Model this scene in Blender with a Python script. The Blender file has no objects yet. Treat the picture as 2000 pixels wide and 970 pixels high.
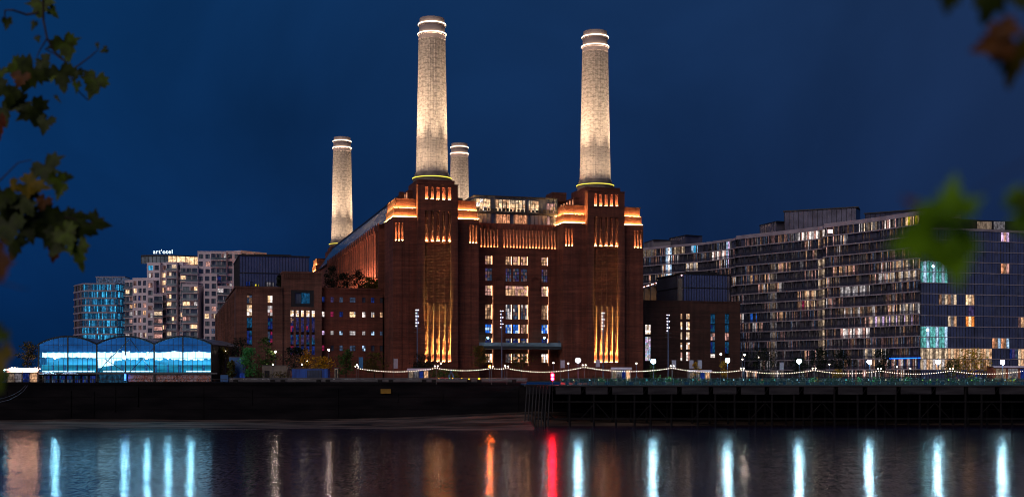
import bpy, math, random
from mathutils import Vector, Matrix
random.seed(7)
R = math.radians
S = bpy.context.scene
COL = S.collection
# ------------------------------------------------------------------ camera, world, light, exposure
FPX, EYE, HZ = 2400.0, 10.5, 735.0          # focal length in photo pixels, eye height over the water, horizon row
cam = bpy.data.cameras.new('camera'); cam.sensor_width = 36; cam.lens = 36*FPX/2000; cam.shift_y = 0.125
cam.clip_start = 0.1; cam.clip_end = 9000
cam.dof.use_dof = True; cam.dof.focus_distance = 330; cam.dof.aperture_fstop = 3.4
camo = bpy.data.objects.new('camera', cam); COL.objects.link(camo)
camo.location = (0, 0, EYE); camo.rotation_euler = (R(90), 0, 0); S.camera = camo

W = bpy.data.worlds.new('World'); S.world = W; W.use_nodes = True
nt = W.node_tree; nt.nodes.clear()
def N(t, **k):
    n = nt.nodes.new(t)
    for a, b in k.items():
        if a == 'ins':
            for i, v in b.items(): n.inputs[i].default_value = v
        else: setattr(n, a, b)
    return n
def LK(a, b): nt.links.new(a, b)
SUN_EL, SUN_ROT = 30, 200
tc = N('ShaderNodeTexCoord'); sx = N('ShaderNodeSeparateXYZ'); LK(tc.outputs['Generated'], sx.inputs[0])
ramp = N('ShaderNodeValToRGB'); LK(sx.outputs['Z'], ramp.inputs[0])
el = ramp.color_ramp.elements
el[0].position = 0.0; el[0].color = (0.0040, 0.0130, 0.050, 1)
el[1].position = 0.32; el[1].color = (0.0112, 0.0330, 0.112, 1)
for p, c in ((0.06, (0.0050, 0.0162, 0.064, 1)), (0.14, (0.0074, 0.0220, 0.082, 1))):
    e = el.new(p); e.color = c
lat = N('ShaderNodeMapRange', ins={1: -0.4, 2: 0.4, 3: 0.0, 4: 1.0}); LK(sx.outputs['X'], lat.inputs[0])
tint = N('ShaderNodeMix', data_type='RGBA'); LK(lat.outputs[0], tint.inputs[0])
tint.inputs[6].default_value = (0.18, 1.12, 1.22, 1); tint.inputs[7].default_value = (1.0, 0.88, 0.76, 1)
mul = N('ShaderNodeMix', data_type='RGBA', blend_type='MULTIPLY', ins={0: 1.0})
LK(ramp.outputs[0], mul.inputs[6]); LK(tint.outputs[2], mul.inputs[7])
cn = N('ShaderNodeTexNoise', ins={2: 3.4, 3: 5.0, 4: 0.5, 8: 0.6}); LK(tc.outputs['Generated'], cn.inputs[0])
cm = N('ShaderNodeMapRange', ins={1: 0.3, 2: 0.7, 3: 0.66, 4: 1.28}); LK(cn.outputs[0], cm.inputs[0])
mul2 = N('ShaderNodeMix', data_type='RGBA', blend_type='MULTIPLY', ins={0: 1.0})
LK(mul.outputs[2], mul2.inputs[6]); LK(cm.outputs[0], mul2.inputs[7])
sky = N('ShaderNodeTexSky', sky_type='NISHITA', sun_disc=False, sun_elevation=R(-4), sun_rotation=R(250))
bgs = N('ShaderNodeBackground', ins={1: 0.02}); LK(sky.outputs[0], bgs.inputs[0])
bg = N('ShaderNodeBackground', ins={1: 1.0}); LK(mul2.outputs[2], bg.inputs[0])
ad = N('ShaderNodeAddShader'); LK(bg.outputs[0], ad.inputs[0]); LK(bgs.outputs[0], ad.inputs[1])
wo = N('ShaderNodeOutputWorld'); LK(ad.outputs[0], wo.inputs[0])

sun = bpy.data.lights.new('night_glow', 'SUN'); sun.energy = 0.85; sun.angle = R(40); sun.color = (1.0, 0.80, 0.70)
so = bpy.data.objects.new('night_glow', sun); COL.objects.link(so)
so.rotation_euler = (R(90-SUN_EL), 0, R(-28))
S.view_settings.view_transform = 'Standard'; S.view_settings.look = 'None'
S.view_settings.exposure = 0.0; S.view_settings.gamma = 1.0
C_ = S.cycles
C_.use_denoising = True; C_.use_light_tree = True; C_.max_bounces = 5; C_.diffuse_bounces = 2; C_.glossy_bounces = 3
C_.transmission_bounces = 4; C_.transparent_max_bounces = 16; C_.sample_clamp_indirect = 10; C_.sample_clamp_direct = 0
C_.filter_width = 1.05; C_.caustics_reflective = False; C_.caustics_refractive = False
try: C_.denoising_prefilter = 'ACCURATE'
except Exception: pass

# ------------------------------------------------------------------ helpers
def P(px, py, D): return Vector(((px-1000)/FPX*D, D, EYE+(HZ-py)/FPX*D))
def XA(px, D): return (px-1000)/FPX*D
def ZA(py, D): return EYE+(HZ-py)/FPX*D

class Fr:                                   # a building's own axes: u along its front, v to its back, z up from its ground
    def __init__(s, ox, oy, deg, gz): s.ox, s.oy, s.r, s.gz = ox, oy, R(deg), gz; s.c, s.s = math.cos(s.r), math.sin(s.r)
    def onv(s, px, py, v):
        a = (px-1000)/FPX; Y = (v-s.ox*s.s+s.oy*s.c)/(s.c-a*s.s); X = a*Y
        return ((X-s.ox)*s.c+(Y-s.oy)*s.s, EYE+(HZ-py)/FPX*Y-s.gz)
    def onu(s, px, py, u):
        a = (px-1000)/FPX; Y = (u+s.ox*s.c+s.oy*s.s)/(a*s.c+s.s); X = a*Y
        return (-(X-s.ox)*s.s+(Y-s.oy)*s.c, EYE+(HZ-py)/FPX*Y-s.gz)
    def w(s, u, v, z=0): return Vector((s.ox+u*s.c-v*s.s, s.oy+u*s.s+v*s.c, s.gz+z))
    def empty(s, name): return empty(name, (s.ox, s.oy, s.gz), s.r)

def empty(name, loc, rz=0, parent=None):
    o = bpy.data.objects.new(name, None); COL.objects.link(o); o.location = loc; o.rotation_euler = (0, 0, rz)
    o.empty_display_size = 0.3
    if parent: o.parent = parent
    return o
def tag(o, label=None, cat=None, group=None, kind=None):
    if label: o['label'] = label
    if cat: o['category'] = cat
    if group: o['group'] = group
    if kind: o['kind'] = kind
    return o

class MB:
    def __init__(s): s.v, s.f, s.m = [], [], []
    def add(s, vs, fs, mi=0):
        b = len(s.v); s.v += [tuple(p) for p in vs]
        for f in fs: s.f.append(tuple(b+i for i in f)); s.m.append(mi)
        return s
    def box(s, x0, y0, z0, x1, y1, z1, mi=0):
        if x0 > x1: x0, x1 = x1, x0
        if y0 > y1: y0, y1 = y1, y0
        if z0 > z1: z0, z1 = z1, z0
        return s.add([(x0,y0,z0),(x1,y0,z0),(x1,y1,z0),(x0,y1,z0),(x0,y0,z1),(x1,y0,z1),(x1,y1,z1),(x0,y1,z1)],
              [(0,3,2,1),(4,5,6,7),(0,1,5,4),(1,2,6,5),(2,3,7,6),(3,0,4,7)], mi)
    def quad(s, a, b, c, d, mi=0): return s.add([a,b,c,d], [(0,1,2,3)], mi)
    def prism(s, poly, z0, z1, mi=0):       # poly counter-clockwise
        n = len(poly)
        return s.add([(x,y,z0) for x,y in poly]+[(x,y,z1) for x,y in poly],
              [tuple(range(n-1,-1,-1)), tuple(range(n,2*n))]+[(i,(i+1)%n,n+(i+1)%n,n+i) for i in range(n)], mi)
    def lathe(s, cx, cy, prof, n=32, mi=0, flute=0, fn=0, cap=True):
        b = []
        for r, z in prof:
            for i in range(n):
                a = 2*math.pi*i/n; rr = r-(flute*abs(math.sin(a*fn/2)) if fn else 0)
                b.append((cx+rr*math.cos(a), cy+rr*math.sin(a), z))
        fs = []
        for k in range(len(prof)-1):
            for i in range(n):
                j = (i+1)%n; fs.append((k*n+i, k*n+j, (k+1)*n+j, (k+1)*n+i))
        if cap:
            fs.append(tuple(range(n-1,-1,-1))); fs.append(tuple(range((len(prof)-1)*n, len(prof)*n)))
        return s.add(b, fs, mi)
    def tube(s, pts, r, n=6, mi=0, r1=None):
        pts = [Vector(p) for p in pts]; m = len(pts); b = []
        for k, p in enumerate(pts):
            d = (pts[min(k+1,m-1)]-pts[max(k-1,0)]).normalized()
            a = d.orthogonal().normalized() if k == 0 else (a-d*a.dot(d)).normalized()
            c = d.cross(a); rr = r if r1 is None else r+(r1-r)*k/(m-1)
            b += [p+(a*math.cos(2*math.pi*i/n)+c*math.sin(2*math.pi*i/n))*rr for i in range(n)]
        fs = [(k*n+i, k*n+(i+1)%n, (k+1)*n+(i+1)%n, (k+1)*n+i) for k in range(m-1) for i in range(n)]
        fs += [tuple(range(n-1,-1,-1)), tuple(range((m-1)*n, m*n))]
        return s.add(b, fs, mi)
    def ball(s, c, r, n=8, mi=0, sz=1.0):
        pr = [(max(r*math.sin(math.pi*k/(n//2+1)),1e-4), c[2]-sz*r*math.cos(math.pi*k/(n//2+1))) for k in range(n//2+2)]
        return s.lathe(c[0], c[1], pr, n, mi)
    def build(s, name, mats, parent=None, smooth=False):
        me = bpy.data.meshes.new(name); me.from_pydata(s.v, [], s.f)
        if not isinstance(mats, (list, tuple)): mats = [mats]
        for m in mats: me.materials.append(m)
        for p, mi in zip(me.polygons, s.m): p.material_index = mi; p.use_smooth = smooth
        me.update()
        o = bpy.data.objects.new(name, me); COL.objects.link(o)
        if parent: o.parent = parent
        return o

# ------------------------------------------------------------------ materials
def mat(name):
    global nt
    m = bpy.data.materials.new(name); m.use_nodes = True; nt = m.node_tree; nt.nodes.clear(); return m
def out(sh, m, disp=None):
    o = N('ShaderNodeOutputMaterial'); LK(sh, o.inputs[0])
    return m
def noise_mix(c1, c2, scale, det=4, lo=0.35, hi=0.65, stretch=(1,1,1), coord='Object'):
    t = N('ShaderNodeTexCoord'); mp = N('ShaderNodeMapping'); mp.inputs[3].default_value = stretch
    LK(t.outputs[coord], mp.inputs[0])
    n = N('ShaderNodeTexNoise', ins={2: scale, 3: det}); LK(mp.outputs[0], n.inputs[0])
    r = N('ShaderNodeMapRange', ins={1: lo, 2: hi}); LK(n.outputs[0], r.inputs[0])
    x = N('ShaderNodeMix', data_type='RGBA'); LK(r.outputs[0], x.inputs[0])
    x.inputs[6].default_value = (*c1, 1); x.inputs[7].default_value = (*c2, 1)
    return x.outputs[2], n.outputs[0]
def plain(name, c1, c2=None, scale=1.0, rough=0.7, metal=0.0, bump=0.0, stretch=(1,1,1), lo=.35, hi=.65, spec=0.5):
    m = mat(name); c2 = c2 or tuple(x*0.75 for x in c1)
    c, n = noise_mix(c1, c2, scale, stretch=stretch, lo=lo, hi=hi)
    b = N('ShaderNodeBsdfPrincipled'); LK(c, b.inputs['Base Color'])
    b.inputs['Roughness'].default_value = rough; b.inputs['Metallic'].default_value = metal
    b.inputs['Specular IOR Level'].default_value = spec
    if bump:
        u = N('ShaderNodeBump', ins={0: bump, 1: 0.1}); LK(n, u.inputs['Height']); LK(u.outputs[0], b.inputs['Normal'])
    return out(b.outputs[0], m)
def brickmat(name, c1, c2, bump=0.5, bs=1.0):
    m = mat(name)
    t = N('ShaderNodeTexCoord'); s = N('ShaderNodeSeparateXYZ'); LK(t.outputs['Object'], s.inputs[0])
    ad = N('ShaderNodeMath', operation='ADD'); LK(s.outputs[0], ad.inputs[0]); LK(s.outputs[1], ad.inputs[1])
    cb = N('ShaderNodeCombineXYZ'); LK(ad.outputs[0], cb.inputs[0]); LK(s.outputs[2], cb.inputs[1])
    br = N('ShaderNodeTexBrick', ins={1: (*c1, 1), 2: (*c2, 1), 3: (*[x*0.45 for x in c1], 1), 4: bs, 5: 0.03, 7: 0.0, 8: 0.9, 9: 0.3})
    LK(cb.outputs[0], br.inputs[0])
    n = N('ShaderNodeTexNoise', ins={2: 0.12, 3: 6.0, 4: 0.6}); LK(t.outputs['Object'], n.inputs[0])
    r = N('ShaderNodeMapRange', ins={1: 0.3, 2: 0.7, 3: 0.55, 4: 1.3}); LK(n.outputs[0], r.inputs[0])
    mp = N('ShaderNodeMapping'); mp.inputs[3].default_value = (1.2, 1.2, 0.06); LK(t.outputs['Object'], mp.inputs[0])
    n2 = N('ShaderNodeTexNoise', ins={2: 0.8, 3: 4.0}); LK(mp.outputs[0], n2.inputs[0])
    r2 = N('ShaderNodeMapRange', ins={1: 0.3, 2: 0.7, 3: 0.75, 4: 1.2}); LK(n2.outputs[0], r2.inputs[0])
    mp3 = N('ShaderNodeMapping'); mp3.inputs[3].default_value = (0.05, 0.05, 1.5); LK(t.outputs['Object'], mp3.inputs[0])
    n4 = N('ShaderNodeTexNoise', ins={2: 1.0, 3: 3.0, 4: 0.7}); LK(mp3.outputs[0], n4.inputs[0])
    r4 = N('ShaderNodeMapRange', ins={1: 0.35, 2: 0.65, 3: 0.72, 4: 1.22}); LK(n4.outputs[0], r4.inputs[0])
    m0 = N('ShaderNodeMath', operation='MULTIPLY'); LK(r.outputs[0], m0.inputs[0]); LK(r4.outputs[0], m0.inputs[1])
    mm = N('ShaderNodeMath', operation='MULTIPLY'); LK(m0.outputs[0], mm.inputs[0]); LK(r2.outputs[0], mm.inputs[1])
    x = N('ShaderNodeMix', data_type='RGBA', blend_type='MULTIPLY', ins={0: 1.0}); LK(br.outputs[0], x.inputs[6]); LK(mm.outputs[0], x.inputs[7])
    b = N('ShaderNodeBsdfPrincipled', ins={'Roughness': 0.9}); LK(x.outputs[2], b.inputs['Base Color'])
    n3 = N('ShaderNodeTexNoise', ins={2: 2.2, 3: 3.0}); LK(t.outputs['Object'], n3.inputs[0])
    hh = N('ShaderNodeMath', operation='ADD'); LK(br.outputs[1], hh.inputs[0]); LK(n3.outputs[0], hh.inputs[1])
    u = N('ShaderNodeBump', ins={0: bump, 1: 0.08}, invert=True); LK(hh.outputs[0], u.inputs['Height']); LK(u.outputs[0], b.inputs['Normal'])
    return out(b.outputs[0], m)
def emit(name, c, st, var=0.0, scale=1.2, stretch=(3,3,0.6), sample=False, fine=True):
    m = mat(name)
    e = N('ShaderNodeEmission', ins={0: (*c, 1), 1: st})
    if var:
        t = N('ShaderNodeTexCoord'); mp = N('ShaderNodeMapping'); mp.inputs[3].default_value = stretch; LK(t.outputs['Object'], mp.inputs[0])
        n = N('ShaderNodeTexNoise', ins={2: scale, 3: 3.0}); LK(mp.outputs[0], n.inputs[0])
        r = N('ShaderNodeMapRange', ins={1: 0.33, 2: 0.67, 3: st*(1-var), 4: st*(1+var)}); LK(n.outputs[0], r.inputs[0])
        n2 = N('ShaderNodeTexNoise', ins={2: 1.25, 3: 2.0, 8: 0.8}); LK(t.outputs['Object'], n2.inputs[0])
        r2 = N('ShaderNodeMapRange', ins={1: 0.38, 2: 0.64, 3: 0.45, 4: 1.3}); LK(n2.outputs[0], r2.inputs[0])
        if not fine: r2.inputs[3].default_value = 0.9; r2.inputs[4].default_value = 1.1
        mq = N('ShaderNodeMath', operation='MULTIPLY'); LK(r.outputs[0], mq.inputs[0]); LK(r2.outputs[0], mq.inputs[1]); LK(mq.outputs[0], e.inputs[1])
    m.cycles.emission_sampling = 'FRONT_BACK' if sample else 'NONE'
    return out(e.outputs[0], m)
def glass(name, c, rough=0.08, metal=0.55, c2=None, scale=0.35):
    return plain(name, c, c2 or tuple(x*0.55 for x in c), scale, rough, metal, stretch=(1,1,1))

M = {}
M['brick'] = brickmat('old_brick', (0.205,0.058,0.034), (0.150,0.043,0.027))
M['brick_dark'] = brickmat('old_brick_dark', (0.16,0.055,0.038), (0.11,0.040,0.030))  # darker copy of the old brick; shades the flute piers by colour
M['brick_new'] = brickmat('annexe_brick', (0.21,0.090,0.065), (0.165,0.074,0.055), 0.3)
M['brick_wing'] = brickmat('wing_brick', (0.175,0.052,0.034), (0.14,0.042,0.028), 0.3)
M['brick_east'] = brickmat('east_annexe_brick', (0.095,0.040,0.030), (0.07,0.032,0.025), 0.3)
M['stone'] = plain('concrete_coping', (0.30,0.26,0.22), (0.2,0.17,0.15), 0.8)
M['dark'] = plain('dark_metal', (0.02,0.02,0.024), rough=0.5)
M['grey'] = plain('grey_metal', (0.12,0.12,0.13), rough=0.5)
M['pole'] = plain('pole_metal', (0.10,0.14,0.24), rough=0.45, metal=0.3)
M['white'] = plain('white_render', (0.82,0.72,0.80), (0.74,0.65,0.72), 0.15, rough=0.8)
M['panel'] = plain('pale_panel', (0.26,0.25,0.27), (0.18,0.17,0.2), 0.3, rough=0.5)
M['slab'] = plain('slab_edge', (0.46,0.40,0.46), (0.30,0.26,0.31), 0.3, rough=0.5)
M['glass'] = glass('night_glass', (0.22,0.27,0.36))
M['glass_navy'] = glass('navy_glass', (0.38,0.42,0.62), 0.12, 0.75, (0.30,0.33,0.5))
M['glass_brown'] = glass('bronze_glass', (0.27,0.27,0.36), 0.15, 0.6)
M['glass_teal'] = glass('teal_glass', (0.28,0.36,0.42), 0.3, 0.4)
M['roofglass'] = glass('sloping_roof_glass', (0.22,0.40,0.50), 0.25, 0.7)
M['roof'] = plain('flat_roof', (0.05,0.05,0.055), rough=0.9)
M['soil'] = plain('paving', (0.07,0.065,0.06), (0.05,0.045,0.045), 0.4, rough=0.9)
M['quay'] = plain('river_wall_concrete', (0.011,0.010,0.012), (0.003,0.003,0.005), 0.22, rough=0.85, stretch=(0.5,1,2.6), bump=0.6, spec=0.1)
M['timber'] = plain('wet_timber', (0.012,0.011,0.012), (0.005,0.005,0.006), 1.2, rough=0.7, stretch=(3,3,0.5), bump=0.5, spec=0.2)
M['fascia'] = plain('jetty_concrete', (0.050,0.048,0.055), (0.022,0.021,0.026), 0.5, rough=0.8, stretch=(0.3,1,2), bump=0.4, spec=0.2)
M['bark'] = plain('bark', (0.05,0.035,0.025), rough=0.9)
def leafm(name, c1, c2, tr=0.35, scale=6, rough=0.55):
    m = mat(name); c, n = noise_mix(c1, c2, scale, det=3)
    b = N('ShaderNodeBsdfPrincipled', ins={'Roughness': rough, 'Specular IOR Level': 0.2}); LK(c, b.inputs['Base Color'])
    t = N('ShaderNodeBsdfTranslucent'); LK(c, t.inputs[0])
    x = N('ShaderNodeMixShader', ins={0: tr}); LK(b.outputs[0], x.inputs[1]); LK(t.outputs[0], x.inputs[2])
    return out(x.outputs[0], m)
M['fol_green'] = leafm('green_foliage', (0.08,0.18,0.035), (0.03,0.07,0.016), scale=0.9)
M['fol_bright'] = leafm('bright_green_foliage', (0.14,0.50,0.13), (0.04,0.19,0.05), scale=0.9)  # lamp light on the vivid tree is put into this green
M['fol_dark'] = leafm('dark_foliage', (0.02,0.035,0.018), (0.01,0.018,0.01), scale=0.9)
M['fol_olive'] = leafm('olive_foliage', (0.17,0.13,0.02), (0.05,0.055,0.012), scale=0.9)
M['fol_gold'] = leafm('golden_foliage', (0.75,0.42,0.02), (0.32,0.15,0.01), scale=0.9)
# glowing glass, dim to bright, some of it unlit panes given a glow: (colour, strength)
LIT = {}
def lit(k, c, st, var=0.55, **kw): LIT[k] = emit('glow_glass_'+k, c, st, var, **kw)
lit('warm_hi', (1.0,0.62,0.34), 1.5); lit('warm', (1.0,0.55,0.30), 0.75); lit('warm_lo', (1.0,0.52,0.32), 0.22)
lit('pink', (1.0,0.50,0.42), 0.6); lit('pink_lo', (0.8,0.42,0.42), 0.15)
lit('white_hi', (1.0,0.85,0.78), 1.7); lit('white', (0.95,0.85,0.85), 0.6); lit('white_lo', (0.75,0.68,0.75), 0.16)
lit('cream', (1.0,0.72,0.48), 0.75); lit('cream_lo', (0.95,0.68,0.50), 0.19)
lit('cool', (0.50,0.72,1.0), 0.9); lit('cool_lo', (0.35,0.5,0.9), 0.12); lit('blue', (0.03,0.20,1.0), 0.7); lit('blue_lo', (0.05,0.12,0.75), 0.16)
lit('cyan', (0.06,0.55,1.0), 0.9); lit('warm_dk', (0.9,0.5,0.35), 0.10, .8); lit('unlit_glow', (0.50,0.42,0.60), 0.032, .8); lit('unlit_glow2', (0.34,0.40,0.70), 0.034, .8); lit('unlit_glow3', (0.70,0.58,0.60), 0.06, .8); lit('cyan_md', (0.05,0.42,0.85), 0.5); lit('cyan_lo', (0.03,0.22,0.5), 0.25); lit('teal', (0.20,0.75,0.72), 0.6); lit('yellow', (1.0,0.80,0.05), 0.8)  # the faintest keys put an added glow on unlit flat panes
lit('violet', (0.35,0.25,0.8), 0.14); lit('magenta', (0.9,0.05,0.22), 0.3); lit('red', (1.0,0.02,0.03), 1.2); lit('lilac', (0.9,0.6,1.0), 0.9)
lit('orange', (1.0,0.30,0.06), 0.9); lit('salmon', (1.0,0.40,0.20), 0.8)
EM = {}
def light_emit(k, c, st): EM[k] = emit('lamp_'+k, c, st, sample=True)
light_emit('strip', (1.0,0.50,0.15), 175.0); light_emit('slot', (1.0,0.52,0.20), 200.0); light_emit('jamb_glow', (1.0,0.45,0.2), 6.0)  # the weakest one glows in place of light grazing window reveals
light_emit('ring', (1.0,0.80,0.58), 3.2); light_emit('gold', (1.0,0.85,0.10), 1.6)
light_emit('lamp', (0.45,0.82,1.0), 220.0); light_emit('lampw', (1.0,0.74,0.62), 130.0); light_emit('red', (1.0,0.003,0.018), 330.0)
light_emit('bulb', (1.0,0.76,0.60), 4.5); light_emit('small', (1.0,0.82,0.62), 14.0); light_emit('orange', (1.0,0.13,0.002), 520.0)
light_emit('cyan', (0.35,0.85,1.0), 40.0); light_emit('yellow', (1.0,0.55,0.02), 4.0); light_emit('green', (0.02,0.9,0.3), 3.0)
light_emit('tube', (0.42,0.80,1.0), 2.3); light_emit('tubew', (0.30,0.74,1.0), 330.0); light_emit('mast', (0.92,0.85,1.0), 6.0)
light_emit('sign', (0.75,0.95,1.0), 2.2); light_emit('pinkrow', (1.0,0.55,0.6), 6.0); light_emit('blueline', (0.01,0.14,1.0), 3.0)
light_emit('fairy', (1.0,0.52,0.34), 30.0)

def spot(name, parent, loc, target, energy, deg, color, blend=0.6, r=0.15):
    l = bpy.data.lights.new(name, 'SPOT'); l.energy = energy; l.spot_size = R(deg); l.spot_blend = blend; l.color = color; l.shadow_soft_size = r
    o = bpy.data.objects.new(name, l); COL.objects.link(o)
    o.parent = parent; o.location = loc
    d = Vector(target)-Vector(loc); o.rotation_euler = d.to_track_quat('-Z', 'Y').to_euler()
    return o

# ================================================================== SETTING: river, land, foreshore
def water_mat():
    m = mat('river_water')
    t = N('ShaderNodeTexCoord')
    def nz(sc, st, det, rot=0):
        mp = N('ShaderNodeMapping'); mp.inputs[3].default_value = st; mp.inputs[2].default_value = (0, 0, R(rot)); LK(t.outputs['Object'], mp.inputs[0])
        n = N('ShaderNodeTexNoise', ins={2: sc, 3: det, 4: 0.55}); LK(mp.outputs[0], n.inputs[0]); return n.outputs[0]
    a = nz(1.0, (3.4, 0.50, 1), 2, 3); b = nz(0.6, (0.7, 0.30, 1), 3, -6); c = nz(0.03, (0.35, 1.8, 1), 3); d = nz(1.0, (1.3, 0.5, 1), 2, 20)
    def mth(op, x, y):
        n = N('ShaderNodeMath', operation=op)
        for k, q in enumerate((x, y)):
            if isinstance(q, (int, float)): n.inputs[k].default_value = q
            else: LK(q, n.inputs[k])
        return n.outputs[0]
    gain = N('ShaderNodeMapRange', ins={1: 0.38, 2: 0.62, 3: 0.65, 4: 1.15}); LK(c, gain.inputs[0])
    ty = mth('MULTIPLY', gain.outputs[0], mth('ADD', mth('MULTIPLY', mth('SUBTRACT', a, .5), .25), mth('MULTIPLY', mth('SUBTRACT', b, .5), .07)))
    tx = mth('MULTIPLY', mth('SUBTRACT', d, .5), .05)
    cv = N('ShaderNodeCombineXYZ', ins={2: 1.0}); LK(tx, cv.inputs[0]); LK(ty, cv.inputs[1])
    u = N('ShaderNodeVectorMath', operation='NORMALIZE'); LK(cv.outputs[0], u.inputs[0])
    p = N('ShaderNodeBsdfPrincipled', ins={'Base Color': (0.018, 0.013, 0.036, 1), 'IOR': 1.33, 'Roughness': 0.155})
    LK(u.outputs[0], p.inputs['Normal'])
    return out(p.outputs[0], m)
M['water'] = water_mat()
mb = MB(); mb.quad((-4000,-3000,0),(4000,-3000,0),(4000,286,0),(-4000,286,0))
tag(mb.build('river', M['water']), 'dark tidal river with coloured light streaks in front of the quay', 'river', kind='structure')
mb = MB(); mb.quad((-4000,280.5,9.3),(4000,280.5,9.3),(4000,8000,9.3),(-4000,8000,9.3))
tag(mb.build('ground', M['soil']), 'paved riverside ground behind the quay wall', 'ground', kind='structure')
QY = 279.0                                   # face of the river wall
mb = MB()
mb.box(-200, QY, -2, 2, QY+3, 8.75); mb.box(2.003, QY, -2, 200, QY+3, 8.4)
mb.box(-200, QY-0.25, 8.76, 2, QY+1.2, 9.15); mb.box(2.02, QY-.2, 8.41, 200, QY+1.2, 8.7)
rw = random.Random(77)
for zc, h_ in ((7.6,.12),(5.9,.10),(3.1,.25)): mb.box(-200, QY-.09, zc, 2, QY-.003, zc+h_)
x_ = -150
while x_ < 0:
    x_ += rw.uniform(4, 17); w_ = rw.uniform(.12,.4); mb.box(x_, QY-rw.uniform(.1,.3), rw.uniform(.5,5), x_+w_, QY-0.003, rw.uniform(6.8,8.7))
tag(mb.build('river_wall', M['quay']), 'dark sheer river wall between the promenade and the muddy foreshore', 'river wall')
# foreshore: sloping mud with ridges and a long shallow pool
from mathutils import noise as mnoise
mb = MB(); nx, ny = 300, 46; vs = []
for j in range(ny):
    for i in range(nx):
        x = -150+i*1.0; y = 236+j*(QY-236+0.5)/(ny-1)
        t = (y-240)/(QY-240)
        top = 1.1+1.9*max(0, 1-abs(x-6)/46.0) if x < 60 else 0.9
        if x > 4: t = (y-263)/(QY-263)
        z = -0.35+top*max(t,0)**0.8+(-.25 if y < 241 and x <= 4 else 0)+0.30*(mnoise.noise(Vector((x*0.045, y*0.22, 3)))) + 0.07*mnoise.noise(Vector((x*0.4, y*0.9, 1)))
        if -30 < x < 3 and 256 < y < 262: z -= 0.35*(1-abs(y-259)/3)
        vs.append((x, y, z))
mb.add(vs, [(j*nx+i, j*nx+i+1, (j+1)*nx+i+1, (j+1)*nx+i) for j in range(ny-1) for i in range(nx-1)])
M['mud'] = plain('wet_mud', (0.17,0.125,0.10), (0.02,0.017,0.016), 0.30, rough=0.8, spec=0.08, stretch=(0.25,1,1), bump=0.5)
tag(mb.build('foreshore', M['mud'], smooth=True), 'wet muddy foreshore exposed below the river wall', 'foreshore', kind='structure')

# ================================================================== POWER STATION
PS = Fr(0.8, 340, 15.6, 9.5)
ps = tag(PS.empty('power_station'), 'huge brick power station with four tall pale chimneys, floodlit orange, at the centre', 'power station')
def holes(mb, a0, a1, z0, z1, hs, b0, b1, axis='u', mi=0):
    """a wall between a0..a1, z0..z1 and b0..b1 thick, with rectangular openings hs = (a0, a1, z0, z1)"""
    A = sorted({a0, a1, *[h[0] for h in hs], *[h[1] for h in hs]})
    for i in range(len(A)-1):
        am = (A[i]+A[i+1])/2; cuts = sorted((h[2], h[3]) for h in hs if h[0] < am < h[1])
        z = z0
        for c0, c1 in cuts+[(z1, z1)]:
            if c0 > z+1e-6:
                if axis == 'u': mb.box(A[i], b0, z, A[i+1], b1, c0, mi)
                else: mb.box(b0, A[i], z, b1, A[i+1], c0, mi)
            z = max(z, c1)
def window(parent, u0, u1, z0, z1, v, pm, nu=3, nz=3, bar=0.07, axis='u', frame=None, name='window', fw=0.12):
    """pane with its muntins, set in an opening, facing -v (axis u) or -u (axis v)"""
    mb = MB(); fr = frame or M['dark']
    pms = pm if isinstance(pm, list) else [pm]
    def bx(a0, b0, c0, a1, b1, c1, mi):
        if axis == 'u': mb.box(a0, b0, c0, a1, b1, c1, mi)
        else: mb.box(b0, a0, c0, b1, a1, c1, mi)
    n = max(1, nu) if len(pms) > 1 else 1; nn = max(1, nz) if len(pms) > 1 else 1
    for i in range(n):
        for j in range(nn):
            a, b = u0+(u1-u0)*i/n, u0+(u1-u0)*(i+1)/n; c, d = z0+(z1-z0)*j/nn, z0+(z1-z0)*(j+1)/nn
            bx(a, v, c, b, v+0.05, d, 1+random.randrange(len(pms)))
    for i in range(nu+1):
        x = u0+(u1-u0)*i/nu; w = fw if i in (0, nu) else bar
        bx(max(u0, x-w/2), v-0.08, z0, min(u1, x+w/2), v-0.004, z1, 0)
    for j in range(nz+1):
        z = z0+(z1-z0)*j/nz; w = fw if j in (0, nz) else bar
        bx(u0, v-0.10, max(z0, z-w/2), u1, v-0.006, min(z1, z+w/2), 0)
    return mb.build(name, [fr]+pms, parent)

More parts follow.
